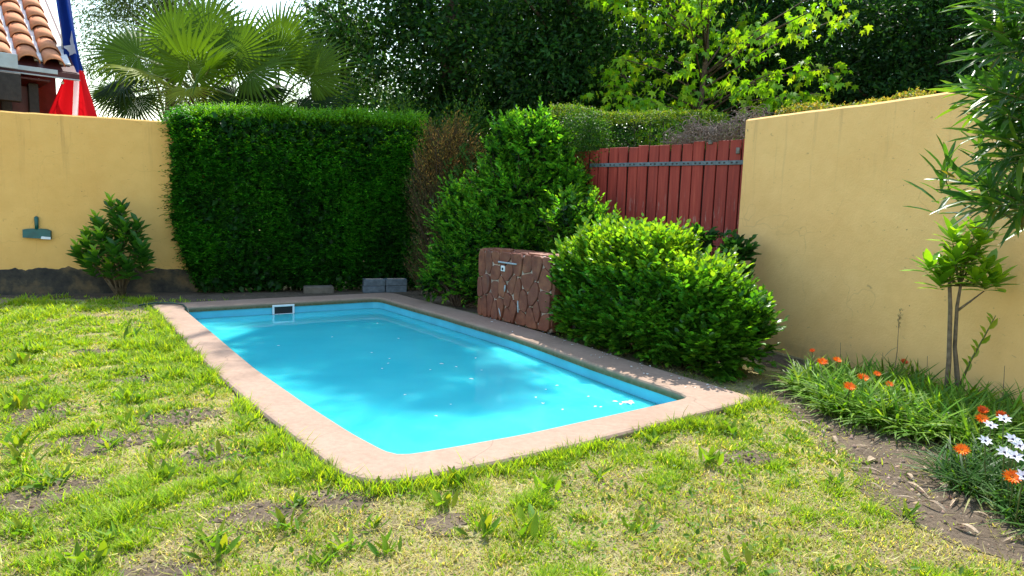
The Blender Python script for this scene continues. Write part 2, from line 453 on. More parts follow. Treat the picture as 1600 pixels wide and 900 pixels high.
#@@SETTING
# ------------------------------------------------------------------ pool outline (hand-built, sides slightly bowed)
IN_SIDES = [[(-.63, 3.74), (-.96, 4.10), (-1.42, 4.68), (-2.14, 5.63), (-3.01, 6.90), (-4.22, 8.65)],
            [(-4.22, 8.65), (-3.18, 9.35), (-2.0, 10.16)],
            [(-2.0, 10.16), (-.81, 8.61), (.02, 7.49), (.84, 6.11), (1.42, 5.18)],
            [(1.42, 5.18), (.13, 4.21), (-.28, 3.95), (-.63, 3.74)]]
OUT_SIDES = [[(-.73, 3.28), (-1.22, 3.91), (-1.68, 4.49), (-2.40, 5.44), (-3.27, 6.71), (-4.71, 8.81)],
             [(-4.71, 8.81), (-3.45, 9.74), (-1.91, 10.76)],
             [(-1.91, 10.76), (-.47, 8.90), (.36, 7.76), (1.18, 6.38), (1.95, 5.19)],
             [(1.95, 5.19), (.31, 3.94), (-.10, 3.68), (-.73, 3.28)]]
def resample(pts, n):
    p = np.array(pts, float); d = np.r_[0, np.cumsum(np.hypot(*np.diff(p, axis=0).T))]; t = np.linspace(0, d[-1], n + 1)[:-1]
    return np.c_[np.interp(t, d, p[:, 0]), np.interp(t, d, p[:, 1])]
NS = [64, 30, 64, 30]
def loop(sides, it):
    q = np.concatenate([resample(s, n) for s, n in zip(sides, NS)])
    k = np.arange(len(q)); near = np.clip(1 - np.minimum(k, len(q) - k) / 9.0, 0, 1)[:, None]     # the near corner is the most rounded
    for j in range(it):
        w = 1.0 if j < 2 else near
        q = q + w * (.25 * (np.roll(q, 1, 0) + np.roll(q, -1, 0)) - .5 * q)
    return q
inner = loop(IN_SIDES, 2); outer = loop(OUT_SIDES, 9)
NP = len(inner)
OUTER_POLY = [tuple(p) for p in outer]
out_dir = outer - inner; out_dir /= np.linalg.norm(out_dir, axis=1, keepdims=True)

def sweep(name, prof, material, parent=None, smooth=False):
    """prof: list of arrays (NP,3), one closed ring each"""
    mb = MB(); k = len(prof)
    v = [tuple(prof[j][i]) for i in range(NP) for j in range(k)]
    f = [(i * k + j, i * k + j + 1, ((i + 1) % NP) * k + j + 1, ((i + 1) % NP) * k + j) for i in range(NP) for j in range(k - 1)]
    mb.add(v, f); return mb.build(name, material, parent, smooth)
def ring(base, off, z, jit=0):
    p = base + out_dir * off
    return np.c_[p, np.full(NP, z) + (rng.normal(0, jit, NP) if jit else 0)]
wob = np.convolve(np.tile(rng.normal(0, 1, NP), 3), np.ones(9) / 9, 'same')[NP:2 * NP] * .006
def ringw(base, off, z):
    p = base + out_dir * (off + wob[:, None]); return np.c_[p, np.full(NP, z) + wob * .5]

pool = root('swimming_pool', (-1.3, 7.0, 0), 'rectangular swimming pool of milky turquoise water with salmon concrete rim', 'pool')
sweep('coping', [ringw(outer, 0, -.12), ringw(outer, 0, .030), ringw(outer, -.012, .044), ringw(outer, -.035, .050), ringw(inner, .035, .050), ringw(inner, .010, .043), ringw(inner, 0, .028), ringw(inner, .002, -.022), ringw(inner, .03, -.026)], M['coping'], pool)
sweep('pool_wall', [ring(inner, .022, -.02), ring(inner, .022, -1.45)], M['pool_paint'], pool)
fl = MB(); fl.add(np.c_[inner + out_dir * .022, np.full(NP, -1.44)], [tuple(range(NP))]); fl.build('pool_floor', M['pool_paint'], pool)
WATER_Z = -.115
wm = MB(); top = inner + out_dir * .019
wm.add(np.r_[np.c_[top, np.full(NP, WATER_Z)], np.c_[top, np.full(NP, -1.42)]],
       [tuple(range(NP)), tuple(range(NP, 2 * NP))[::-1]] + [(i, (i + 1) % NP, NP + (i + 1) % NP, NP + i) for i in range(NP)])
wo = wm.build('water', M['water']); wo['kind'] = 'structure'

# skimmer mouth in the far wall
bd = Vector((.827, .562, 0)); bn = Vector((.562, -.827, 0))
SM = Matrix((bd, bn, Vector((0, 0, 1)))).transposed()
sc_ = Vector((-3.165, 9.365, -.062)) + bn * .004
sk = MB()
for dx, dz, w, h in ((0, .062, .30, .026), (0, -.062, .30, .026), (-.137, 0, .026, .098), (.137, 0, .026, .098)):
    sk.box(sc_ + bd * dx + Vector((0, 0, dz)), (w, .03, h), SM, .004)
sko = sk.build('skimmer_frame', M['white_plastic'], pool)
MB().box(sc_ - bn * .004, (.25, .012, .1), SM).build('skimmer_mouth', M['dark_void'], pool)

# ------------------------------------------------------------------ ground
bm = bmesh.new()
big = [(-150, -60), (150, -60), (150, 250), (-150, 250)]
e = []
bv = [bm.verts.new((x, y, 0)) for x, y in big]
e += [bm.edges.new((bv[i], bv[(i + 1) % 4])) for i in range(4)]
hv = [bm.verts.new((x, y, 0)) for x, y in (outer - out_dir * .02)]
e += [bm.edges.new((hv[i], hv[(i + 1) % NP])) for i in range(NP)]
bmesh.ops.triangle_fill(bm, use_beauty=True, edges=e, normal=(0, 0, 1))
me = bpy.data.meshes.new('ground'); bm.to_mesh(me); bm.free()
g = obj('ground', me, M['soil']); g['kind'] = 'structure'

def sheet(name, poly, z, material):
    rr = random.Random(5); pts = []
    for i in range(len(poly)):
        a, b = Vector((*poly[i], 0)), Vector((*poly[(i + 1) % len(poly)], 0)); k = max(1, int((b - a).length / .12))
        for j in range(k):
            p = a.lerp(b, j / k); pts.append((p.x + rr.uniform(-.05, .05), p.y + rr.uniform(-.05, .05), z))
    o = MB().add(pts, [tuple(range(len(pts)))]).build(name, material); o['kind'] = 'structure'
    return o
sheet('bare_soil', [(2.05, 5.30), (2.06, 4.4), (1.98, 3.7), (1.93, 3.2), (2.1, 2.92), (2.25, 2.72), (2.3, 2.0), (5.6, 1.6), (5.0, 2.6), (2.66, 7.6), (2.3, 7.4), (2.6, 6.2), (2.1, 5.7)], .004, M['earth'])
sheet('bed_soil', [(-8.0, 9.12), (-6.6, 9.25), (-5.0, 9.35), (-4.75, 9.05), (-3.5, 9.95), (-1.95, 11.0), (-.4, 9.1), (.55, 7.85), (2.0, 5.75), (2.6, 7.85), (.6, 9.9), (-1.2, 12.0), (-4.6, 10.6), (-9.5, 8.65)], .004, M['earth'])

# ------------------------------------------------------------------ boundary walls
def wall(name, p0, p1, thick, h, label, foot=None, seed=1, face='stucco'):
    p0 = Vector((*p0, 0)); p1 = Vector((*p1, 0)); d = (p1 - p0); Lg = d.length; d.normalize(); nb = Vector((-d.y, d.x, 0))  # nb points to the back
    n = max(8, int(Lg / .12)); r = np.random.default_rng(seed)
    dz = np.convolve(r.normal(0, 1, n + 1 + 8), np.ones(5) / 5, 'same')[4:n + 5] * .009
    w = root(name, p0 + d * Lg / 2, label, 'wall')
    v = []; f = []
    for i in range(n + 1):
        p = p0 + d * (Lg * i / n); z = h + dz[i]
        for o, zz in ((0, -.2), (0, z - .02), (.02, z), (thick - .02, z), (thick, z - .02), (thick, -.2)):
            v.append(p + nb * o + Vector((0, 0, zz)))
    for i in range(n):
        for j in range(5): f.append((i * 6 + j, (i + 1) * 6 + j, (i + 1) * 6 + j + 1, i * 6 + j + 1))
    f += [tuple(range(6)), tuple(range(n * 6, n * 6 + 6))[::-1]]
    MB().add(v, f).build('rendered_face', M[face], w)
    if foot:
        zt = foot[1] + np.convolve(r.normal(0, 1, n * 3 + 9), np.ones(3) / 3, 'same')[4:n * 3 + 5] * foot[2]
        v = []; f = []; k = n * 3
        for i in range(k + 1):
            p = p0 + d * (Lg * i / k)
            for o, zz in ((-.018, -.2), (-.018, zt[i] - .012), (-.004, zt[i]), (.03, zt[i])): v.append(p + nb * o + Vector((0, 0, zz)))
        for i in range(k):
            for j in range(3): f.append((i * 4 + j, (i + 1) * 4 + j, (i + 1) * 4 + j + 1, i * 4 + j + 1))
        MB().add(v, f).build('footing', M['footing'], w)
    return w
wall('garden_wall', (-10.6, 8.09), (-4.6, 10.54), .18, 2.55, 'ochre rendered wall with dark stained footing, left of the tall clipped hedge', (1, .36, .028), 3)
wall('garden_wall', (2.585, 7.90), (5.15, 2.46), .18, 2.53, 'ochre rendered wall with rain streaks, right of the red plank gate', None, 5, 'bounce_lit_stucco')

# ------------------------------------------------------------------ red plank gate
G0 = Vector((2.70, 7.93, 0)); gd = Vector((-.734, .679, 0)).normalized(); gn = Vector((-gd.y, gd.x, 0)) * 1.0
if gn.y > 0: gn = -gn                       # faces the garden
GM = Matrix((gd, gn, Vector((0, 0, 1)))).transposed()
gate = root('plank_gate', G0 + gd * 1.2, 'weathered red vertical plank gate with long grey strap hinge', 'gate')
pw = .155
for i in range(17):
    top_z = 2.32 + random.uniform(-.012, .012) - .004 * i
    w = pw - .018 + random.uniform(-.004, .002); h = top_z - .08
    me = MB().box((0, 0, 0), (w, .028, h), None, .004).mesh('plank')
    for vv in me.vertices: vv.co.z += top_z - h / 2
    o = obj('plank', me, M['red_wood'], None)
    C.objects.unlink(o)
    o.matrix_basis = Matrix.Translation(G0 + gd * (pw * (i + .35)) + gn * random.uniform(-.004, .008)) @ (GM.to_4x4()) @ Matrix.Rotation(random.uniform(-.004, .004), 4, 'Y')
    put(o, gate)
MB().box(G0 + gd * 1.3 - gn * .024 + Vector((0, 0, 1.17)), (2.62, .008, 2.1), GM).build('gap_shade_sheet', M['dark_wood'], gate)  # added dark sheet, stops sunlit ground showing through the plank gaps
for z in (.5, 2.08):
    MB().box(G0 + gd * 1.35 - gn * .05 + Vector((0, 0, z - .01)), (2.6, .04, .1), GM).build('cross_rail', M['maroon'], gate)
so = MB().box(G0 + gd * 1.18 + gn * .024 + Vector((0, 0, 2.055)), (2.2, .012, .05), GM, .002).build('strap_hinge', M['strap_metal'], gate)
for i in range(14):
    for dx in (-.035, .025):
        c = G0 + gd * (pw * (i + .35) + dx) + gn * .032 + Vector((0, 0, 2.055))
        if pw * (i + .35) + dx < 2.2:
            MB().box(c, (.022, .008, .018), GM, .003).build('bolt', M['bolt'], so)
for s_, z, w, h in ((.03, 2.06, .07, .11), (.05, 1.97, .06, .07), (.02, 2.27, .06, .08), (.17, 2.19, .045, .07), (.06, 1.02, .08, .06), (.52, 2.30, .05, .05)):
    MB().box(G0 + gd * s_ + gn * .026 + Vector((0, 0, z)), (w, .02, h), GM, .004).build('hinge_bracket', M['rust_metal'], gate)
gp = MB().box(G0 + gd * (-.07) - gn * .06 + Vector((0, 0, 1.13)), (.1, .1, 2.26), GM, .006).build('gate_post', M['maroon'], gate)

# ------------------------------------------------------------------ flagstone fountain block beside the pool
sd = Vector((.617, -.787, 0)).normalized(); sn = Vector((-.787, -.617, 0)).normalized()   # along the rim, towards the water
S0 = Vector((-.435, 8.80, .048)); SW, SH, ST = 1.44, .87, .34
FM = Matrix((sd, Vector((0, 0, 1)), sn)).transposed()
fb = root('stone_fountain_block', S0 + sd * SW / 2, 'low block faced with red flagstones and pale joints, on the far pool rim', 'fountain')
def clip(poly, a, b, c):          # keep a*x+b*y<=c
    o = []
    for i in range(len(poly)):
        p, q = poly[i], poly[(i + 1) % len(poly)]; dp = a * p[0] + b * p[1] - c; dq = a * q[0] + b * q[1] - c
        if dp <= 0: o.append(p)
        if dp * dq < 0: t = dp / (dp - dq); o.append((p[0] + t * (q[0] - p[0]), p[1] + t * (q[1] - p[1])))
    return o
def shrink(poly, d):
    n = len(poly); out = list(poly)
    cx = sum(p[0] for p in poly) / n; cy_ = sum(p[1] for p in poly) / n
    res = poly
    for i in range(n):
        p, q = poly[i], poly[(i + 1) % n]; nx, ny = q[1] - p[1], -(q[0] - p[0]); l = math.hypot(nx, ny)
        if l < 1e-6: continue
        nx /= l; ny /= l
        if nx * (cx - p[0]) + ny * (cy_ - p[1]) > 0: nx, ny = -nx, -ny
        res = clip(res, nx, ny, nx * p[0] + ny * p[1] - d)
        if len(res) < 3: return None
    return res
def chaikin(p):
    o = []
    for i in range(len(p)):
        a, b = p[i], p[(i + 1) % len(p)]
        o += [(a[0] * .8 + b[0] * .2, a[1] * .8 + b[1] * .2), (a[0] * .2 + b[0] * .8, a[1] * .2 + b[1] * .8)]
    return o
MB().box(S0 + sd * SW / 2 - sn * ST / 2 + Vector((0, 0, SH / 2 - .006)), (SW - .02, SH, ST - .01), FM, .03).build('mortar_core', M['mortar'], fb)
def stones(frame, w, h, seeds, asp, holes=()):
    r = random.Random(4)
    for i, (sx, sy) in enumerate(seeds):
        poly = [(0, 0), (w, 0), (w, h), (0, h)]
        for j, (tx, ty) in enumerate(seeds):
            if i == j: continue
            # anisotropic bisector
            a = (tx - sx); b = (ty - sy) / asp ** 2
            c = (tx * tx - sx * sx) / 2 + (ty * ty - sy * sy) / 2 / asp ** 2
            poly = clip(poly, a, b, c)
            if len(poly) < 3: break
        if len(poly) < 3: continue
        poly = shrink(poly, r.uniform(.005, .010))
        if not poly or len(poly) < 3: continue
        poly = chaikin(poly); n = len(poly); t = r.uniform(.012, .034)
        cx = sum(p[0] for p in poly) / n; cy_ = sum(p[1] for p in poly) / n
        inn = [(cx + (p[0] - cx) * .93, cy_ + (p[1] - cy_) * .95) for p in poly]
        v = [frame(*p, -.02) for p in poly] + [frame(*p, t - .006) for p in poly] + [frame(*p, t + r.uniform(-.002, .002)) for p in inn]
        f = [(k, (k + 1) % n, n + (k + 1) % n, n + k) for k in range(n)] + [(n + k, n + (k + 1) % n, 2 * n + (k + 1) % n, 2 * n + k) for k in range(n)] + [tuple(range(2 * n, 3 * n))]
        MB().add(v, f).build('flagstone', M['flagstone'], fb)
seeds = [(.07, .66), (.22, .70), (.36, .78), (.36, .60), (.56, .80), (.62, .62), (.82, .80), (1.0, .74), (1.02, .55), (1.17, .76), (1.33, .62), (1.38, .82),
         (.06, .36), (.18, .42), (.37, .38), (.52, .40), (.70, .44), (.82, .36), (.94, .30), (1.12, .38), (1.32, .32),
         (.05, .12), (.15, .16), (.28, .20), (.40, .12), (.50, .18), (.64, .10), (.75, .2), (.9, .08), (1.12, .13), (1.34, .10), (.66, .27), (1.2, .22)]
stones(lambda x, y, z: S0 + sd * x + Vector((0, 0, y)) + sn * z, SW, SH, seeds, 1.5)
stones(lambda x, y, z: S0 + sd * SW - sn * x + Vector((0, 0, y)) + sd * z, ST, SH, [(.1, .2), (.25, .3), (.12, .5), (.26, .62), (.14, .76)], 1.3)
stones(lambda x, y, z: S0 + sd * x - sn * y + Vector((0, 0, SH + z - .008)), SW, ST, [(.1, .1), (.3, .25), (.45, .08), (.6, .24), (.8, .12), (.95, .26), (1.1, .1), (1.3, .2)], 1.0)
fx = lambda x, y, z: S0 + sd * x + Vector((0, 0, y)) + sn * z
MB().box(fx(.64, .735, .03), (.36, .018, .03), FM, .004).build('spout_lip', M['grey_flashing'], fb)
MB().box(fx(.55, .66, .028), (.075, .07, .02), FM, .006).build('spout_plate', M['white_plastic'], fb)
MB().box(fx(.555, .655, .04), (.03, .03, .012), FM, .004).build('spout_hole', M['dark_void'], fb)
for k, (x0, y0, x1, y1) in enumerate([(.86, .30, .87, .16), (.60, .46, .59, .38), (.49, .16, .53, .06)]):
    MB().tube([fx(x0, y0, .026), fx((x0 + x1) / 2 + .006, (y0 + y1) / 2, .03), fx(x1, y1, .026)], [.008, .012, .007], 6).build('lime_streak', M['grey_flashing'], fb)

# ------------------------------------------------------------------ small masonry under the hedge
HL = Vector((.925, .378, 0)); HN = Vector((.378, -.925, 0))
HMx = Matrix((HL, HN, Vector((0, 0, 1)))).transposed()
for k, (sx, sz, lab) in enumerate([(0, 0, 'grey concrete block, lower left of four stacked under the hedge'), (.36, 0, 'grey concrete block, lower right of four stacked under the hedge'),
                                   (.01, .112, 'grey concrete block, upper left of four stacked under the hedge'), (.365, .112, 'grey concrete block, upper right of four stacked under the hedge')]):
    c = Vector((-2.26, 11.05, 0)) + HL * sx + Vector((0, 0, sz + .054))
    rt_ = root('concrete_block', c - Vector((0, 0, .054)), lab, 'block', 'concrete blocks stacked under the hedge')
    MB().box(c, (.345, .17, .108), HMx @ Matrix.Rotation(random.uniform(-.03, .03), 3, 'Z'), .006).build('body', M['concrete_block'], rt_)
    MB().box(c + Vector((0, 0, .0545)), (.28, .1, .004), HMx, .001).build('mortar_smear', M['mortar'], rt_)
ks = MB(); ks.box(Vector((-3.06, 10.72, .055)), (.46, .2, .13), HMx, .02)
tag(ks.build('kerb_stone', M['kerb_stone']), 'single brown kerb stone lying under the tall hedge, left of the blocks', 'stone')

# ------------------------------------------------------------------ dustpan hung on the wall
dp = root('dustpan', (-6.72, 9.62, .80), 'dark green plastic dustpan hanging on the ochre wall', 'dustpan')
WL = Vector((.925, .378, 0)); WN = Vector((.378, -.925, 0)); WM = Matrix((WL, WN, Vector((0, 0, 1)))).transposed()
base = Vector((-6.74, 9.665, .88)) + WN * .035
def dpv(x, y, z): return base + WL * x + WN * y + Vector((0, 0, z))
mbp = MB()
prof = [(-.17, -.065), (.17, -.085), (.172, .035), (.12, .058), (0, .064), (-.12, .058), (-.172, .045)]
mbp.add([dpv(x, -.025, z) for x, z in prof] + [dpv(x * .97, .03 if z < 0 else .012, z) for x, z in prof],
        [tuple(range(7)), tuple(range(7, 14))[::-1]] + [(i, (i + 1) % 7, 7 + (i + 1) % 7, 7 + i) for i in range(7)])
mbp.build('pan', M['green_plastic'], dp)
mbh = MB(); mbh.tube([dpv(0, 0, .05), dpv(0, -.004, .12), dpv(0, -.012, .22), dpv(0, -.014, .235)], [.022, .026, .028, .012], 8)
mbh.build('handle', M['green_plastic'], dp, True)
mbw = MB(); mbw.add([dpv(.05, .033, -.078), dpv(.168, .033, -.085), dpv(.168, .031, -.055), dpv(.06, .031, -.045), dpv(.05, .037, -.08), dpv(.168, .037, -.087), dpv(.168, .035, -.057), dpv(.06, .035, -.047)],
                    [(0, 1, 2, 3), (4, 7, 6, 5), (0, 4, 5, 1), (1, 5, 6, 2), (2, 6, 7, 3), (3, 7, 4, 0)])
mbw.build('paper_label', M['white_paper'], dp)

# ------------------------------------------------------------------ thin hose over the far left rim
hp = [(-4.86, 8.80, .03), (-4.66, 8.82, .066), (-4.42, 8.80, .075), (-4.24, 8.72, .07), (-4.12, 8.58, .035), (-4.02, 8.42, -.04), (-3.92, 8.28, -.13), (-3.86, 8.2, -.2)]
tag(MB().tube(hp, .011, 7).build('garden_hose', M['hose'], None, True), 'thin dark green hose over the far left rim into the pool', 'hose')

# ------------------------------------------------------------------ tiled house behind the left wall
ev = Vector((.729, .685, 0)); upv = Vector((-.685, .729, 0)); sl_ = R(35)
ru = upv * math.cos(sl_) + Vector((0, 0, math.sin(sl_))); rn = ev.cross(ru).normalized()
if rn.z < 0: rn = -rn
E2 = Vector((-7.24, 10.4, 3.38))
house = root('tiled_house', (-8.3, 10.9, 0), 'red house with terracotta barrel tile roof, above the left end of the wall', 'house')
RM = Matrix((ev, ru, rn)).transposed()
def hb(name, c, size, material, Mx, bev=.004): return MB().box(c, size, Mx, bev).build(name, material, house)
EM = Matrix((ev, upv, Vector((0, 0, 1)))).transposed()
deck = hb('roof_deck', E2 - ev * 1.0 + ru * 1.9 - rn * .10, (3.2, 3.9, .05), M['maroon'], RM)
pitch_t = .32
tile_l = .37
def tile_mesh():
    n = 9; v = []; f = []
    for (y, r0) in ((0, .142), (.44, .118)):
        for k in range(n):
            a = math.pi * k / (n - 1); v.append((math.cos(a) * r0, y, math.sin(a) * r0 * .85))
        for k in range(n):
            a = math.pi * k / (n - 1); v.append((math.cos(a) * (r0 - .014), y, math.sin(a) * (r0 - .014) * .85))
    for k in range(n - 1):
        f += [(k, k + 1, 2 * n + k + 1, 2 * n + k), (n + k, 3 * n + k, 3 * n + k + 1, n + k + 1), (k, n + k, n + k + 1, k + 1), (2 * n + k, 2 * n + k + 1, 3 * n + k + 1, 3 * n + k)]
    f += [(0, 2 * n, 3 * n, n), (n - 1, 2 * n - 1, 4 * n - 1, 3 * n - 1)]
    return MB().add(v, f).mesh('roof_tile', True)
tmesh = tile_mesh(); tmesh.materials.append(M['terracotta'])
for col in range(-5, 2):
    for row in range(9):
        o = bpy.data.objects.new('roof_tile', tmesh)
        p = E2 + ev * (col * pitch_t + random.uniform(-.006, .006)) + ru * (row * tile_l) + rn * (-.03 + random.uniform(-.003, .003))
        o.matrix_basis = Matrix.Translation(p) @ RM.to_4x4() @ Matrix.Rotation(R(-2.2), 4, 'X') @ Matrix.Rotation(random.uniform(-.015, .015), 4, 'Z')
        put(o, deck)
    hb('mortar_channel', E2 + ev * ((col + .5) * pitch_t) + ru * 1.9 - rn * .058, (.15, 3.5, .035), M['lime_mortar'], RM, .01)
fz = 3.23
hb('fascia_board', E2 + ev * (-.55) - upv * .02 + Vector((0, 0, -.16)), (2.35, .05, .10), M['maroon'], EM)
hb('metal_flashing', E2 + ev * (-.66) - upv * .05 + Vector((0, 0, -.125)), (2.0, .012, .065), M['grey_flashing'], EM, .002)
hb('gutter_edge', E2 + ev * (-.55) - upv * .055 + Vector((0, 0, -.205)), (2.35, .02, .018), M['grey_flashing'], EM, .002)
hb('house_wall', E2 + ev * (-1.7) + upv * 1.1 + Vector((0, 0, -1.75)), (2.4, 1.6, 3.2), M['house_red'], EM)
hb('end_wall', E2 + ev * (-1.2) + upv * .95 + Vector((0, 0, -1.6)), (3.35, .08, 3.2), M['house_red'], EM)
hb('soffit_board', E2 + ev * (-.9) + upv * .45 + Vector((0, 0, -.26)), (2.3, .9, .03), M['maroon'], EM)
hb('wood_beam', E2 + ev * (-.95) - upv * .18 + Vector((0, 0, -.44)), (1.6, .14, .4), M['dark_wood'], EM, .01)
hb('metal_flashing', E2 + ev * (-.98) - upv * .26 + Vector((0, 0, -.08)), (1.6, .02, .2), M['grey_flashing'], EM, .003)
for s_ in (-.28, .06):
    hb('wood_post', E2 + ev * s_ + upv * .25 + Vector((0, 0, -1.85)), (.13, .13, 3.1), M['dark_wood'], EM, .008)
hb('wood_panel', E2 + ev * (-.11) + upv * .28 + Vector((0, 0, -1.85)), (.22, .03, 3.0), M['maroon'], EM)
for s_ in (.12, .42):
    hb('lamp_stud', E2 + ev * s_ + upv * .1 + Vector((0, 0, -.25)), (.04, .04, .04), M['white_plastic'], EM, .01)

# flag hanging from a slanted pole behind the eave
flag = root('hanging_flag', (-6.9, 11.1, 2.5), 'large blue, white and red flag hanging behind the tiled roof', 'flag')
leaf_mat('cloth', .8, .2, .45, (1.1, 1.0, 1.0))
fy = 11.15
def fpt(s, t):   # s across 0..1, t down 0..1
    zt = 4.75; zb = 2.45
    xl = -7.33 + .10 * t - (.55 * max(0, t - .62) / .38 if t > .62 else 0) * .9; xr = -7.10 + .32 * t + .10 * t * t
    w = .08 * math.sin(s * 11 + t * 1.7) * (.5 + t) + .05 * math.sin(s * 23 + t * 3)
    return (xl + (xr - xl) * s, fy + w, zt + (zb - zt) * t)
def panel(name, s0, s1, t0, t1, colr, off=0):
    a, b = 22, 22
    V = np.array([fpt(s0 + (s1 - s0) * i / a, t0 + (t1 - t0) * j / b) for j in range(b + 1) for i in range(a + 1)]); V[:, 1] += off
    F = []
    for j in range(b):
        for i in range(a):
            k = j * (a + 1) + i; F += [(k, k + 1, k + a + 2), (k, k + a + 2, k + a + 1)]
    return obj(name, np_mesh(name, V, np.array(F), np.tile(np.array(colr), (len(V), 1))), M['cloth'], flag)
panel('blue_cloth', 0, 1, 0, .60, (.008, .035, .22))
panel('white_cloth', .48, .62, .6005, 1, (.75, .66, .70))
panel('red_cloth', 0, .4795, .6005, 1, (.62, .008, .015))
panel('red_cloth', .6205, 1, .6005, 1, (.62, .008, .015))
st = []
for k in range(10):
    a = math.pi / 2 + k * math.pi / 5; r_ = .24 if k % 2 == 0 else .10
    st.append((.66 + math.cos(a) * r_ * 2.4, .43 - math.sin(a) * r_ * .45))
V = np.array([fpt(min(1, p[0]), p[1]) for p in st] + [fpt(.66, .43)]); V[:, 1] -= .012
obj('star', np_mesh('star', V, np.array([(10, k, (k + 1) % 10) for k in range(10)]), np.tile(np.array([.8, .8, .82]), (11, 1))), M['cloth'], flag)
MB().tube([(-7.3, 11.2, 0), (-7.25, 11.18, 2.6), (-7.2, 11.12, 5.2)], [.022, .02, .016], 8).build('pole', M['pole_metal'], flag)
#@@PLANTS
# ------------------------------------------------------------------ plants: general foliage
NEW_LIT = (.165, .235, .022); MID = (.055, .115, .018); DEEP = (.022, .058, .014); DARK = (.012, .034, .011)
UP = np.array([0, 0, 1.0])
def cover(lv, P, Nn, L, asp, cols, w, tpl, out=.5, upb=.35, jit=.2, flat=.6):
    n = len(P)
    D = rdir(n) * .8 + Nn * out + UP * upb
    Nl = Nn * .5 + UP * flat + rdir(n) * .55
    LL = L * rng.uniform(.65, 1.25, n)
    lv.add(P, D, Nl, LL, LL * asp * rng.uniform(.85, 1.15, n), palette(n, cols, w, jit), tpl)
def shoots(lv, B, k, hlen, L, asp, cols, tpl, lean=.35):
    """upright new shoots: bases B (n,3), k leaves up each"""
    n = len(B)
    ax = unit(UP + rdir(n) * lean); hl = hlen * rng.uniform(.5, 1.2, n)
    for j in range(k):
        t = (j + .6) / k
        P = B + ax * (hl * t)[:, None]
        ang = j * 2.4 + rng.uniform(0, 6, n)
        side = np.c_[np.cos(ang), np.sin(ang), np.zeros(n)]
        D = side * .8 + ax * .75 + rdir(n) * .15
        LL = L * (1.1 - .45 * t) * rng.uniform(.8, 1.15, n)
        lv.add(P, D, ax + side * -.3 + rdir(n) * .25, LL, LL * asp, palette(n, cols, None, .15), tpl)

def sprays(lv, B, T, k, L, asp, cols, w, tpl, t0=.35, tip=None, jit=.2, bow=.12, flat=.8):
    """leafy twigs: k leaves set alternately along the outer part of each curved twig B->T"""
    n = len(T); ln = np.linalg.norm(T - B, axis=1, keepdims=True); mid = (B + T) / 2 + UP * bow * ln + rdir(n) * .06 * ln
    sg = np.where(rng.random(n) < .5, 1, -1)[:, None]
    tone = rng.normal(1, .16, (n, 1)).clip(.6, 1.5)
    for j in range(k):
        t = t0 + (1 - t0) * ((j + rng.random((n, 1)) * .7) / k)
        P = (1 - t) ** 2 * B + 2 * t * (1 - t) * mid + t * t * T
        tan = unit(2 * (1 - t) * (mid - B) + 2 * t * (T - mid))
        side = unit(np.cross(tan, UP) + 1e-4) * sg * (1 if j % 2 else -1)
        D = tan * (.45 + .5 * t) + side * (.9 - .5 * t) + rdir(n) * .28
        N = UP * flat + rdir(n) * .45 - tan * .2
        LL = L * rng.uniform(.7, 1.2, n) * (1.12 - .38 * t[:, 0] ** 2)
        c = palette(n, cols, w, jit)
        if tip is not None:
            q = (t[:, 0] > .72) & (rng.random(n) < .75)
            c[q] = palette(int(q.sum()), tip, None, jit)
        lv.add(P, D, N, LL, LL * asp * rng.uniform(.85, 1.15, n), c * tone, tpl)

def stems(parent, pts_list, material, name='stem', n=6, smooth=True):
    for pts, rad in pts_list:
        MB().tube(pts, rad, n).build(name, material, parent, smooth)

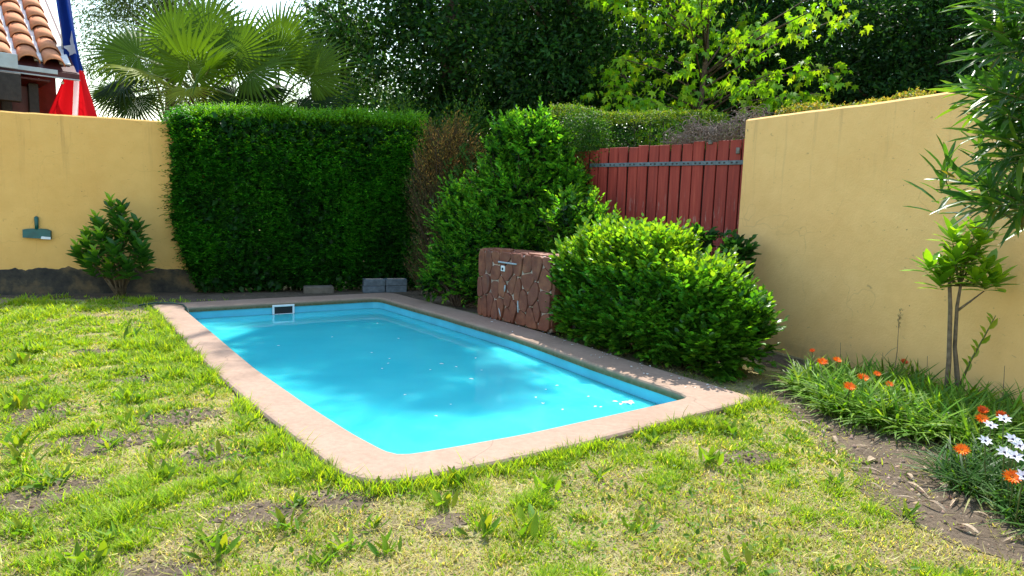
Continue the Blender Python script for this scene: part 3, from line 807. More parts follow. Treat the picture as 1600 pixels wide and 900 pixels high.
# ---- tall clipped hedge along the far side
hedge = root('clipped_hedge', (-3.2, 10.9, 0), 'tall dense clipped green hedge behind the far end of the pool', 'hedge')
lv = Leaves()
A = np.array([-4.98, 10.02]); HLd = np.array([.925, .378]); HNd = np.array([.378, -.925]); HLEN = 3.85
def hedge_pt(n, face):
    s = rng.random(n); dep = np.abs(rng.normal(0, .10, n))
    if face == 'front':
        z = rng.random(n) ** .95 * 2.68 + .05
        # lower left corner recedes, surface undulates, top line uneven with a rounded corner
        s = s * HLEN; z = z * (1 + ((vnoise(s, s * 0, .55, 15) - .5) * .14 + .045 * s - np.clip(.35 - s, 0, 1) ** 2 * 1.6 - np.clip(s - HLEN + .3, 0, 1) ** 2 * 1.5) / 2.75)
        low = np.clip((1.0 - z) / 1.0, 0, 1) * .42 * np.clip(1 - s / .9, 0, 1)
        keep = s > low * .9
        und = (vnoise(s, z, .55, 5) - .5) * .26 + (vnoise(s, z, .2, 6) - .5) * .16
        bot = np.clip((.42 - z) / .42, 0, 1) * .18 + np.clip(z - 2.12, 0, 1) ** 2 * .85
        p = A + np.outer(s, HLd) - np.outer(dep - und + bot, HNd)
        return np.c_[p, z][keep], np.tile(np.r_[HNd, 0.0], (n, 1))[keep]
    if face == 'top':
        s = s * HLEN; d = .2 + rng.random(n) * .6
        z = 2.72 + .045 * s + (vnoise(s, s * 0, .55, 15) - .5) * .14 + (vnoise(s, d, .3, 7) - .5) * .10 - dep * .6 - np.clip(.35 - s, 0, 1) ** 2 * 1.6 - np.clip(s - HLEN + .3, 0, 1) ** 2 * 1.5
        p = A + np.outer(s, HLd) - np.outer(d, HNd)
        return np.c_[p, z], np.tile(UP, (n, 1))
    if face == 'end':
        d = rng.random(n) * .75; z = rng.random(n) * 2.5 + .22
        inn = np.clip((1.0 - z), 0, 1) * .38 + dep + (vnoise(d, z, .4, 8) - .5) * .16
        p = A + np.outer(inn, HLd) - np.outer(d, HNd)
        return np.c_[p, z], np.tile(np.r_[-HLd, 0.0], (n, 1))
    if face == 'upper':
        s = s * HLEN; z = 2.58 + .045 * s + rng.random(n) * .16 - np.clip(.35 - s, 0, 1) ** 2 * 1.6
        p = A + np.outer(s, HLd) - np.outer(dep * 1.6 + np.clip(z - .05 * s - 2.12, 0, 1) ** 2 * .85 - .06, HNd)
        return np.c_[p, z], np.tile(unit(np.array([[HNd[0], HNd[1], .8]])), (n, 1))
HC = [(.026, .098, .013), (.040, .13, .016), (.070, .175, .02), (.015, .056, .011)]
P, Nn = hedge_pt(12500, 'front')
lat = rdir(len(P)); B_ = P - Nn * rng.uniform(.10, .2, (len(P), 1)) - UP * .04; T_ = P + Nn * rng.uniform(.0, .09, (len(P), 1)) + lat * .10 + UP * rng.uniform(-.05, .07, (len(P), 1))
hi = (P[:, 2] - 1.75) / 1.1 + rng.normal(0, .18, len(P)) > .62  # top band takes yellower new growth, its sunlit look put into the colour
patch = vnoise(P[:, 0] * .9 + P[:, 1] * .4, P[:, 2], .34, 77) > .52
for q, cc, tp in ((~hi & ~patch, HC, None), (~hi & patch, [(.042, .14, .016), (.065, .18, .02), (.095, .215, .024), (.023, .076, .012)], None), (hi, [(.06, .14, .018), (.10, .19, .02), (.035, .10, .014)], [(.23, .30, .02), (.17, .26, .02)])):
    sprays(lv, B_[q], T_[q], 6, .056, .48, cc, None, 'diamond', .2, tp, .26, .05, 1.0)
P, Nn = hedge_pt(12000, 'top'); cover(lv, P, Nn, .045, .5, [NEW_LIT, MID, (.10, .17, .02)], [.4, .25, .35], 'diamond', .6, .4)
P, Nn = hedge_pt(2600, 'end'); sprays(lv, P - Nn * .14, P + Nn * rng.uniform(.0, .12, (len(P), 1)) + rdir(len(P)) * .1, 6, .056, .48, HC, None, 'diamond', .2, None, .26, .05, 1.0)
P, Nn = hedge_pt(1500, 'top'); shoots(lv, P, 6, .17, .045, .5, [NEW_LIT, (.13, .2, .02)], 'diamond')
P, Nn = hedge_pt(800, 'upper'); shoots(lv, P + Nn * .02, 6, .13, .048, .5, [NEW_LIT, (.13, .21, .02), (.09, .17, .02)], 'diamond', .7)
P, Nn = hedge_pt(900, 'front'); P = P[P[:, 2] > .8]; shoots(lv, P + Nn[:len(P)] * .03, 4, .09, .045, .5, [(.09, .16, .02), MID], 'diamond', .8)
# inner leaves that keep daylight out of the hedge
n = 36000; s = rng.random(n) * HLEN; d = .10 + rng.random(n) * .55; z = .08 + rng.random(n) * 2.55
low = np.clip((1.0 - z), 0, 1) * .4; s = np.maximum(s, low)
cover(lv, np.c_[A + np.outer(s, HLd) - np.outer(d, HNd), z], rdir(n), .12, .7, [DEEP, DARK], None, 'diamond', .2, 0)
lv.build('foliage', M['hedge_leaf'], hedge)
for i in range(22):
    s = .35 + 3.2 * (i + random.random() * .8) / 22; d = random.uniform(.25, .5)
    b = A + HLd * s - HNd * d
    stems(hedge, [([(b[0], b[1], -.05), (b[0] + random.uniform(-.06, .06), b[1], .4), (b[0] + random.uniform(-.12, .12), b[1] + .05, 1.2), (b[0] + random.uniform(-.15, .15), b[1] + .05, 2.3)], [.024, .02, .014, .006])], M['twig'])

# ---- helper: shrub as leaf shell on a lumpy ellipsoid set
def blob_pts(n, c, ax, rot=0.0, shell=(.72, 1.0), zmin=.03, lump=.22, seed=1, power=1.0):
    d = rdir(n); d[:, 2] = np.abs(d[:, 2]) * np.where(rng.random(n) < .72, 1, -1)
    if power != 1.0: d = np.sign(d) * np.abs(d) ** power
    lum = 1 + (vnoise(d[:, 0] * 2 + d[:, 2], d[:, 1] * 2 + d[:, 2] * 1.5, .45, seed) - .5) * 2 * lump
    r = rng.uniform(shell[0], shell[1], n) * lum
    p = d * np.array(ax) * r[:, None]
    N = unit(d / np.array(ax))
    cs, sn_ = math.cos(rot), math.sin(rot)
    Rm = np.array([[cs, -sn_, 0], [sn_, cs, 0], [0, 0, 1]])
    p = p @ Rm.T + np.array(c); N = N @ Rm.T
    k = p[:, 2] > zmin
    return p[k], N[k]
def fan_stems(parent, base, tips, r0=.018, material=None, n=5):
    for t in tips:
        b = Vector(base) + Vector((random.uniform(-.06, .06), random.uniform(-.06, .06), -.04)); t = Vector(t)
        mid = b.lerp(t, .45) + Vector((0, 0, (t - b).length * .10))
        MB().tube([b, b.lerp(mid, .5) + Vector((random.uniform(-.03, .03), random.uniform(-.03, .03), .02)), mid, t], [r0, r0 * .8, r0 * .6, r0 * .25], n).build('stem', material or M['twig'], parent, True)

# ---- rounded sunlit bush in front of the gate
rotb = math.atan2(-.787, .617)
bush = root('leafy_bush', (1.6, 6.95, 0), 'rounded bright green leafy bush between pool rim and red gate', 'bush')
lv = Leaves()
BC = [(.06, .13, .018), (.10, .185, .02), (.17, .25, .024), (.032, .08, .015)]
parts = [((1.06, 7.38, .66), (.58, .46, .60), 210), ((1.42, 6.90, .68), (.58, .48, .60), 230), ((1.74, 6.46, .54), (.50, .42, .54), 170), ((2.02, 6.22, .38), (.40, .36, .40), 120), ((.80, 7.62, .62), (.36, .34, .56), 120),
         ((1.32, 6.68, .30), (.62, .32, .32), 150), ((1.72, 6.16, .24), (.42, .26, .26), 90), ((.92, 7.22, .30), (.5, .3, .32), 110), ((1.1, 7.35, 1.12), (.42, .36, .18), 90), ((1.45, 6.95, 1.14), (.42, .36, .17), 90), ((2.22, 6.42, .55), (.24, .22, .22), 50)]
for k, (c, ax, n) in enumerate(parts):
    T_, Nn = blob_pts(int(n * 4.4), c, ax, rotb, (.74, 1.08), .06, .26, 20 + k, .78)
    m_ = len(T_); cc = np.array(c) * np.array([1, 1, .55]); B_ = T_ + (cc - T_) * rng.uniform(.35, .6, (m_, 1)) - UP * .04
    T_ = T_ + UP * rng.uniform(-.05, .05, (m_, 1)) + rdir(m_) * .06
    hi = T_[:, 2] > .92  # yellower top: new growth, with sunlight put into the leaf colour too
    sprays(lv, B_[~hi], T_[~hi], 8, .074, .66, BC, [.36, .32, .08, .24], 'oval', .3, [(.09, .18, .02), (.06, .14, .018)], .2)
    sprays(lv, B_[hi], T_[hi], 8, .074, .64, BC, [.18, .36, .4, .06], 'oval', .3, [NEW_LIT, (.2, .26, .024)], .2)
# fill
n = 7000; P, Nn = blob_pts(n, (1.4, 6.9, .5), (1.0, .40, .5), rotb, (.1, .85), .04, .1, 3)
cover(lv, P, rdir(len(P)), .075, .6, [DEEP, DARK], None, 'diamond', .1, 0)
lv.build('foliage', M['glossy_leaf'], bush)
fan_stems(bush, (1.6, 6.95, 0), [(.8, 7.5, .8), (1.1, 7.3, 1.0), (1.4, 7.0, 1.1), (1.7, 6.6, .8), (2.0, 6.35, .5), (1.5, 6.5, .6), (1.2, 7.0, .6), (2.0, 6.3, .5), (1.4, 7.4, .9)])

# ---- dark broad-leaved sprigs between gate and bush
def small_shrub(name, c, blobs, n, L, cols, label, cat='shrub', matn='leaf', tpl='oval', asp=.5, w=None, shell=(.6, 1.03), lump=.28, sh=0.03, shc=None):
    r_ = root(name, c, label, cat)
    lv = Leaves(); tips = []; rs = random.Random(len(blobs) * 7 + n)
    for bc, ax in list(blobs):
        if min(ax) < .15: continue
        for _ in range(4):
            d_ = Vector((rs.gauss(0, 1), rs.gauss(0, .7) - .3, rs.gauss(.1, 1))).normalized(); f_ = rs.uniform(.25, .5)
            blobs = blobs + [(tuple(Vector(bc) + Vector((d_.x * ax[0], d_.y * ax[1], d_.z * ax[2])) * .9), tuple(a_ * f_ for a_ in ax))]
    tot = sum((a[1][0] * a[1][1] * a[1][2]) ** .7 for a in blobs)
    for k, (bc, ax) in enumerate(blobs):
        m_ = int(n * (ax[0] * ax[1] * ax[2]) ** .7 / tot)
        T_, Nn = blob_pts(max(4, m_ // 9), bc, ax, 0, (.62, 1.28), .05, lump, 40 + k)
        q_ = len(T_); B_ = T_ + (np.array(bc) - np.array([0, 0, ax[2] * .4]) - T_) * rng.uniform(.4, .7, (q_, 1))
        T_ = T_ + UP * rng.uniform(-.06, .10, (q_, 1)) + rdir(q_) * .05
        sprays(lv, B_, T_, 9, L, asp, cols, w, tpl, .3, (shc or cols[-2:]) if sh else None, .2)
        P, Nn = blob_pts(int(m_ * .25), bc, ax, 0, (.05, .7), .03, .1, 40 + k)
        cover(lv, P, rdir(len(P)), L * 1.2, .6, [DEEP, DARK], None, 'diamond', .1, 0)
        tips += [Vector(bc) + Vector((random.uniform(-.5, .5) * ax[0], random.uniform(-.5, .5) * ax[1], random.uniform(-.2, .6) * ax[2])) for _ in range(3)]
    lv.build('foliage', M[matn], r_)
    fan_stems(r_, c, tips)
    return r_
GC = [(.06, .165, .022), (.09, .21, .025), (.036, .10, .018), (.14, .27, .028), (.2, .31, .03)]
small_shrub('broadleaf_shrub', (2.25, 7.55, 0), [((2.10, 7.60, 1.14), (.26, .13, .16)), ((2.42, 7.40, 1.0), (.16, .15, .2)), ((2.46, 7.3, .6), (.14, .15, .4)), ((2.15, 7.5, .6), (.25, .15, .45))], 1500, .10,
            [(.02, .065, .022), (.032, .085, .026), (.05, .11, .028)], 'dark broad-leaved shrub at the foot of the gate, against the ochre wall', sh=.02)
# ---- tall shrub behind the stone block
small_shrub('leafy_shrub', (.15, 9.55, 0), [((.18, 9.5, 2.28), (.36, .34, .44)), ((-.15, 9.6, 2.0), (.32, .36, .50)), ((.42, 9.45, 1.85), (.34, .34, .40)), ((.62, 9.3, 1.45), (.32, .34, .38)), ((.05, 9.4, 1.62), (.45, .40, .42)), ((-.1, 9.5, 1.1), (.50, .38, .50)), ((.35, 9.3, .95), (.46, .36, .5)), ((.0, 9.55, .6), (.55, .35, .55)), ((.30, 9.55, 2.55), (.18, .18, .26)), ((-.02, 9.6, 2.48), (.2, .2, .24)), ((-.36, 9.65, 1.7), (.28, .3, .45)), ((.78, 9.35, 1.75), (.26, .28, .34)), ((-.62, 9.7, 1.2), (.34, .3, .42)), ((.75, 9.2, 1.1), (.3, .3, .42)), ((.55, 9.5, 2.25), (.24, .26, .3))],
            34000, .072, GC, 'tall green leafy shrub rising behind the flagstone block', w=[.36, .3, .16, .12, .06], sh=.035, shc=[(.16, .28, .028), (.09, .20, .024)])
small_shrub('leafy_shrub', (-.75, 9.75, 0), [((-.55, 9.6, .95), (.36, .3, .45)), ((-.85, 9.85, 1.15), (.42, .36, .50)), ((-.68, 9.75, .62), (.50, .35, .55)), ((-.50, 9.62, .28), (.42, .3, .3)), ((-1.0, 9.95, .45), (.32, .3, .4))],
            15000, .066, GC, 'lower green leafy shrub left of the flagstone block', w=[.36, .3, .18, .11, .05], sh=.03, shc=[(.17, .28, .028), (.09, .20, .024)])
small_shrub('leafy_shrub', (.95, 8.75, 0), [((.88, 8.75, 1.25), (.36, .32, .42)), ((1.12, 8.55, 1.0), (.34, .3, .4)), ((.7, 8.85, .7), (.4, .3, .6)), ((.62, 8.6, 1.25), (.25, .25, .3))],
            8000, .072, GC, 'loose green shrub spreading over the left foot of the red gate', w=[.3, .26, .1, .2, .14], sh=.05, shc=[(.13, .2, .024), (.08, .15, .02)])

# ---- brown, half-dead shrub in the corner
dead = root('dead_shrub', (-1.15, 10.9, 0), 'brown half-dead twiggy shrub right of the tall clipped hedge', 'shrub')
lv = Leaves()
for c, ax, n in (((-1.38, 10.85, 2.1), (.28, .28, .5), 260), ((-1.05, 10.75, 2.4), (.26, .28, .42), 230), ((-.72, 10.65, 2.25), (.28, .28, .45), 200), ((-1.3, 10.75, 1.5), (.34, .3, .6), 230), ((-.95, 10.7, 1.6), (.34, .3, .6), 180), ((-1.25, 10.7, .8), (.30, .3, .6), 150), ((-1.55, 10.9, 1.6), (.22, .25, .8), 160), ((-1.5, 10.85, .6), (.25, .25, .5), 120), ((-.55, 10.5, 2.0), (.25, .25, .5), 120), ((-1.4, 10.8, 2.62), (.12, .12, .18), 40), ((-.85, 10.7, 2.78), (.14, .12, .12), 40)):
    T_, Nn = blob_pts(n, c, ax, 0, (.6, 1.2), .1, .3, 60); m_ = len(T_)
    B_ = T_ + (np.array([-1.15, 10.85, c[2] - .9]) - T_) * .45
    top_ = c[2] > 1.9
    sprays(lv, B_, T_, 9, .05, .3, [(.26, .15, .035), (.17, .105, .03), (.34, .20, .045), (.08, .09, .024)] if top_ else [(.15, .10, .04), (.09, .075, .032), (.075, .11, .026)], None, 'diamond', .15, None, .28, .05, .3)
    D = T_ - B_
    lv.add(B_, D + rdir(m_) * .05, rdir(m_), np.linalg.norm(D, axis=1), rng.uniform(.004, .008, m_), palette(m_, [(.10, .065, .035), (.15, .09, .045), (.06, .045, .03)], None, .2), 'blade')
P, Nn = blob_pts(2600, (-1.1, 10.95, 1.35), (.55, .2, 1.3), 0, (.1, 1.0), .05, .1, 66); cover(lv, P, rdir(len(P)), .08, .6, [(.03, .035, .012), (.02, .028, .01)], None, 'diamond', .1, 0)
T_, Nn = blob_pts(120, (-.75, 10.5, 1.9), (.3, .2, .5), 0, (.5, 1.2), .1, .3, 62)
sprays(lv, T_ - UP * .2 + rdir(len(T_)) * .1, T_, 8, .06, .5, [(.04, .11, .018), (.06, .14, .02)], None, 'diamond', .3)
lv.build('foliage', M['dry_stem'], dead)
tips = [(-1.25 + random.uniform(-.4, .7), 10.8 + random.uniform(-.3, .2), random.uniform(1.0, 2.6)) for _ in range(34)]
fan_stems(dead, (-1.15, 10.9, 0), tips, .014, M['twig'], 5)

# ---- low clipped hedge behind the gate
def hedge_strip(name, p0, p1, depth, z0, z1, n, L, cols, w, label, drape=None, topcols=None, sag=0.0, roundness=.12):
    p0 = np.array(p0, float); p1 = np.array(p1, float); d = p1 - p0; ln = np.hypot(*d); d /= ln; nb = np.array([-d[1], d[0]])
    if nb[1] < 0: nb = -nb
    r_ = root(name, (*((p0 + p1) / 2), 0), label, 'hedge')
    lv = Leaves()
    for face, k in (('f', int(n * .55)), ('t', int(n * .35)), ('i', int(n * .3))):
        s = rng.random(k) * ln; dep = np.abs(rng.normal(0, .09, k))
        zt = z1 - sag * s / ln + (vnoise(s, s * 0, .45, 9) - .5) * .12
        if face == 'f':
            z = z0 + (zt - z0) * rng.random(k); off = dep + (vnoise(s, z, .35, 10) - .5) * .16 + np.clip((z - (zt - roundness)) / roundness, 0, 1) ** 2 * .1
            N = np.tile(np.r_[-nb, .1], (k, 1)); cc, ww = cols, w
        elif face == 't':
            off = rng.random(k) * depth; z = zt - dep * .5 - np.clip(.12 - off, 0, 1) * .4; N = np.tile(UP, (k, 1)); cc, ww = (topcols or cols), (w if topcols is None else None)
        else:
            off = .1 + rng.random(k) * (depth - .1); z = z0 + (zt - z0) * rng.random(k) * .95; N = rdir(k); cc, ww = [DEEP, DARK], None
        p = p0 + np.outer(s, d) + np.outer(off, nb)
        cover(lv, np.c_[p, z], N, L, .5, cc, ww, 'diamond', .5, .3)
        if face == 't':
            q = rng.random(k) < .035; shoots(lv, np.c_[p, z][q], 4, L * 2.0, L, .5, topcols or cols, 'diamond')
    if drape:
        for c, ax, k in drape:
            P, Nn = blob_pts(k, c, ax, 0, (.55, 1.05), .1, .3, 71); cover(lv, P, Nn, L, .5, cols, w, 'diamond', .5, -.2)
    lv.build('foliage', M['leaf'], r_)
    for i in range(9):
        b = p0 + d * ln * (i + .5) / 9 + nb * depth * .5
        stems(r_, [([(b[0], b[1], -.05), (b[0] + random.uniform(-.1, .1), b[1], z0 * .6), (b[0] + random.uniform(-.15, .15), b[1], z1 - .15)], [.03, .022, .008])], M['twig'])
    return r_
hedge_strip('clipped_hedge', (.45, 9.95), (2.95, 9.75), .9, .15, 2.92, 35000, .034, [(.03, .075, .014), (.045, .10, .016), (.09, .14, .02), (.018, .045, .012)], [.35, .3, .15, .2],
            'low fine-leaved clipped hedge showing above the red gate', [((1.05, 9.48, 2.32), (.26, .2, .42), 2600), ((.85, 9.5, 2.5), (.3, .25, .35), 2200)],
            [(.13, .17, .022), (.17, .16, .03), (.08, .13, .018)], .08)
hedge_strip('succulent_hedge', (2.95, 8.05), (3.72, 6.62), .5, 2.0, 2.68, 9000, .035, [(.10, .12, .03), (.20, .12, .045), (.07, .10, .02), (.26, .15, .06)], [.35, .25, .25, .15],
            'low reddish green planting showing over the top of the right wall', None, [(.12, .14, .03), (.26, .14, .05), (.18, .15, .035), (.30, .19, .08)], -.0, .05)

# ---- dry vine tangle on top of the gate
vine = root('dry_vine', (2.1, 8.4, 2.3), 'grey tangle of dry vine stems heaped on top of the red gate', 'vine')
mb = MB(); lv = Leaves()
for i in range(760):
    s = random.uniform(-.02, 1.12); hmax = .30 * min(1, (1.15 - s) / .35) * (.75 + .35 * math.sin(s * 7 + 1))
    c = G0 + gd * s + gn * random.uniform(-.42, .07) + Vector((0, 0, 2.32 + max(.02, hmax) * random.random() ** .8))
    r_ = random.uniform(.04, .13); a0 = random.uniform(0, 6.28); tl = Vector((random.gauss(0, 1), random.gauss(0, 1), random.gauss(0, 1))).normalized()
    u_ = tl.orthogonal().normalized(); w_ = tl.cross(u_); k = 6; sp = random.uniform(1.2, 3.6)
    pts = [c + (u_ * math.cos(a0 + sp * j / k) + w_ * math.sin(a0 + sp * j / k)) * r_ for j in range(k + 1)]
    pts = [Vector((p.x, p.y, max(p.z, 2.315))) for p in pts]
    mb.tube(pts, random.uniform(.0022, .0045), 3, False)
plain('dry_vine_stem', (.17, .128, .105), .85, .2, .35, 14, .2)
o = mb.build('stems', M['dry_vine_stem'], vine); o['kind'] = 'stuff'

# ---- big-leaved plants built leaf by leaf
def one_leaf_mesh(name, tpl, L, W, colr, sub=True):
    V, F, Cc = leaf_arrays(np.zeros((1, 3)), np.array([[0, 1.0, 0]]), np.array([[0, 0, 1.0]]), [L], [W], np.array([colr]), tpl)
    return np_mesh(name, V, F, Cc)
def place_leaf(me, mt, p, d, nrm, parent, scale=1.0):
    d = Vector(d).normalized(); x = d.cross(Vector(nrm))
    if x.length < 1e-4: x = d.orthogonal()
    x.normalize(); nn = x.cross(d)
    o = bpy.data.objects.new('leaf', me)
    if not me.materials: me.materials.append(mt)
    Mx = Matrix((x, d, nn)).transposed().to_4x4() @ Matrix.Scale(scale, 4); Mx.translation = p
    o.matrix_basis = Mx
    return put(o, parent)

class LeafSet:
    """collects single leaves of one plant: the largest in view become parts, the rest one joined part"""
    def __init__(s): s.q = []
    def add(s, L, W, colr, tpl, p, d, nrm, scale): s.q.append((L, W, tuple(colr), tpl, Vector(p), Vector(d).normalized(), Vector(nrm), scale))
    def build(s, parent, mt, limit=300, key=None):
        q = sorted(s.q, key=key or (lambda e: (e[4] - Vector((0, 0, CAM_H))).length / (e[0] * e[7])))
        cache = {}
        for L, W, colr, tpl, p, d, nrm, sc in q[:limit]:
            k = (L, W, colr, tpl)
            if k not in cache: cache[k] = one_leaf_mesh('leaf', tpl, L, W, colr)
            place_leaf(cache[k], mt, p, d, nrm, parent, sc)
        rest = q[limit:]
        if rest:
            lv = Leaves(); by = {}
            for e in rest: by.setdefault(e[3], []).append(e)
            for tpl, es in by.items():
                lv.add(np.array([tuple(e[4]) for e in es]), np.array([tuple(e[5]) for e in es]), np.array([tuple(e[6]) for e in es]), np.array([e[0] * e[7] for e in es]), np.array([e[1] * e[7] for e in es]), np.array([e[2] for e in es]), tpl)
            lv.build('foliage', mt, parent)

# broad-leaved shrub against the left wall
ls = root('wall_shrub', (-5.62, 9.72, 0), 'glossy big-leaved shrub against the left ochre wall', 'shrub')
greens = [(.028, .08, .018), (.042, .11, .02), (.065, .14, .022)]; lit_greens = [(.22, .32, .03), (.27, .36, .035)]
lms = [(.20, .105, c, 'oval') for c in greens]; lmf = [(.16, .07, c, 'oval') for c in lit_greens]; LS = LeafSet()
heads = [(-5.66, 9.62, 1.36), (-5.5, 9.6, 1.28), (-5.85, 9.6, 1.12), (-5.40, 9.5, 1.02), (-5.95, 9.5, .80), (-5.28, 9.55, .82), (-6.1, 9.6, .62), (-5.2, 9.6, .58), (-5.70, 9.4, .92), (-5.48, 9.36, .72), (-5.75, 9.35, .68), (-5.55, 9.55, 1.1), (-5.9, 9.45, .52), (-5.35, 9.42, .5), (-6.0, 9.62, .92), (-5.3, 9.62, 1.05), (-5.6, 9.42, .5), (-5.72, 9.5, 1.02), (-5.45, 9.5, .88), (-5.62, 9.5, .78), (-6.08, 9.5, .72), (-5.18, 9.5, .72)]
for hi, h in enumerate(heads):
    h = Vector(h); b = Vector((-5.62 + random.uniform(-.05, .05), 9.72 + random.uniform(-.04, .04), -.03))
    midp = b.lerp(h, .5) + Vector((0, 0, .06))
    MB().tube([b, midp, h], [.014, .010, .005], 6).build('stem', M['pale_bark'], ls, True)
    ax = ((h - b).normalized() * .5 + Vector((0, -.25, .9))).normalized()
    for j in range(18):
        a = j * 2.4; t = j / 18
        side = Vector((math.cos(a), math.sin(a), 0)); pos = h - ax * (.20 * (1 - t)) * 1.4 + ax * .03
        young = j >= 11 and hi % 2 == 0  # upper leaves made pale, sun on the tips is put into their colour
        d = side * (1.0 - .55 * t) + ax * (.25 + .8 * t)
        if pos.y + d.y * .12 > 9.80: d.y = -abs(d.y)
        LS.add(*random.choice(lmf if young else lms), pos, d, ax + Vector((0, -.2, .2)), random.uniform(.75, 1.15) * (.8 if t > .7 else 1))

LS.build(ls, M['glossy_leaf'])

# oleander at the right edge
ol = root('oleander_shrub', (3.15, 2.75, 0), 'tall oleander with long narrow leaves at the right edge', 'shrub')
oc = [(.03, .075, .02), (.045, .10, .024), (.06, .12, .025), (.12, .17, .03)]
olm = [(L, W, c, 'lance') for c in oc for L, W in ((.21, .029), (.175, .026))]
olm.append((.14, .02, (.16, .11, .03), 'lance')); LS = LeafSet()
orr = random.Random(12)
shootsO = [((1.90, 2.92, 2.26), (-.9, -.2, .05)), ((1.88, 2.88, 2.14), (-.95, -.1, -.25)), ((1.98, 2.85, 2.36), (-.8, -.2, .4)), ((1.96, 2.95, 1.98), (-.9, 0, -.15)), ((1.93, 2.88, 1.83), (-.95, -.1, .12)), ((1.95, 2.84, 1.72), (-.9, -.2, -.3)), ((1.98, 2.9, 1.63), (-.8, -.3, .35)),
           ((1.90, 2.9, 1.56), (-.95, -.15, .12)), ((1.98, 2.86, 1.54), (-.9, -.2, -.1)), ((1.90, 2.95, 2.38), (-.9, -.1, .3)), ((1.86, 2.85, 2.03), (-.9, -.2, .25)), ((2.0, 2.8, 2.1), (-.7, -.5, .2)), ((1.97, 3.0, 2.46), (-.6, 0, .7)), ((1.99, 2.86, 1.91), (-.8, -.4, .1)), ((2.04, 2.9, 1.72), (-.8, -.1, -.2)), ((2.0, 2.78, 2.3), (-.7, -.6, .1)), ((2.05, 2.85, 2.45), (-.5, -.5, .6))]
for k in range(96):
    z = orr.uniform(1.3, 2.75); x = 2.0 + .5 * orr.random() ** .8; y = orr.uniform(2.6, 3.35)
    if z < 1.5 or (z < 1.65 and x < 2.3): continue
    shootsO.append(((x, y, z), (orr.uniform(-1, .1), orr.uniform(-.8, .4), orr.uniform(-.4, .9))))
for k, (tp, ax) in enumerate(shootsO):
    tp = Vector(tp); ax = Vector(ax).normalized(); b = Vector((3.15 + orr.uniform(-.2, .2), 2.75 + orr.uniform(-.2, .2), -.03))
    k2 = tp - ax * .32; k1 = Vector((2.95, 2.85, max(.9, tp.z - .12)))
    q0 = k2.lerp(k1, .45)
    arc = [q0 * (1 - t_) ** 2 + k2 * (2 * t_ * (1 - t_)) + tp * t_ ** 2 for t_ in (0, .17, .33, .5, .67, .83, 1)]
    MB().tube([b, k1.lerp(b, .4) + Vector((.06, 0, .1)), k1] + arc, [.016, .013, .010, .008, .007, .006, .005, .004, .003, .002], 6).build('branch', M['green_stem'], ol, True)
    u_ = ax.orthogonal().normalized(); v_ = ax.cross(u_)
    for w_ in range(6):
        pos = tp - ax * (.26 * (1 - w_ / 5)); t = w_ / 5
        for q in range(3):
            a = w_ * 1.05 + q * 2.094 + orr.uniform(-.25, .25); side = u_ * math.cos(a) + v_ * math.sin(a)
            d = side * (1.0 - .55 * t) + ax * (.55 + .6 * t) + Vector((-.08, 0, -.12 + .05 * t))
            LS.add(*(orr.choice(olm[:-1]) if orr.random() > .02 else olm[-1]), pos, d, ax * .5 + Vector((0, 0, .8)) - side * .4, orr.uniform(.7, 1.1) * (1 - .25 * (t > .9)))
LS.build(ol, M['glossy_leaf'], 300, lambda e: e[4].x)

# young tree with two thin stems and a leafy head
yt = root('young_tree', (3.42, 5.22, 0), 'young tree with two thin stems and a lime green leafy head, by the right wall', 'tree')
MB().tube([(3.43, 5.22, -.03), (3.41, 5.21, .4), (3.37, 5.2, .8), (3.34, 5.2, 1.02)], [.021, .018, .015, .012], 8).build('trunk', M['pale_bark'], yt, True)
MB().tube([(3.52, 5.24, -.03), (3.51, 5.23, .22), (3.45, 5.22, .5), (3.42, 5.2, .82), (3.43, 5.19, 1.10)], [.024, .02, .015, .013, .009], 8).build('trunk', M['pale_bark'], yt, True)
MB().tube([(3.42, 5.2, .78), (3.5, 5.18, .86), (3.58, 5.15, .95)], [.011, .008, .004], 6).build('branch', M['pale_bark'], yt, True)
MB().tube([(3.52, 5.24, .12), (3.58, 5.22, .38), (3.66, 5.2, .60), (3.71, 5.18, .76)], [.011, .009, .006, .003], 6).build('side_shoot', M['green_stem'], yt, True)
yc = [(.20, .29, .024), (.27, .34, .028), (.13, .21, .022)]; ym = [one_leaf_mesh('leaf', 'lance', .185, .068, c) for c in yc]; yy = [one_leaf_mesh('leaf', 'oval', .12, .05, (.26, .27, .04)), one_leaf_mesh('leaf', 'oval', .11, .045, (.2, .25, .035))]
for hx, hy, hz in ((3.34, 5.2, 1.04), (3.43, 5.19, 1.14), (3.58, 5.15, .98), (3.27, 5.17, 1.08), (3.5, 5.2, 1.18), (3.38, 5.15, 1.24), (3.62, 5.2, 1.1), (3.24, 5.15, .98), (3.48, 5.12, 1.02), (3.16, 5.18, 1.10), (3.33, 5.2, 1.32), (3.52, 5.16, 1.30), (3.44, 5.12, 1.38), (3.68, 5.18, 1.0), (3.3, 5.1, 1.16)):
    h = Vector((hx, hy, hz))
    MB().tube([(3.42, 5.2, .98), h.lerp(Vector((3.42, 5.2, .98)), .4), h], [.008, .006, .003], 5).build('twig', M['green_stem'], yt, True)
    for j in range(14):
        a = j * 2.4 + hx * 20; t = j / 14
        d = Vector((math.cos(a), math.sin(a) * .8, 0)) * (1 - .5 * t) + Vector((0, 0, .05 + 1.0 * t))
        place_leaf(random.choice(ym), M['glossy_leaf'], h + Vector((0, 0, -.03 + .06 * t)), d, (0, -.1, 1), yt, random.uniform(.7, 1.1))
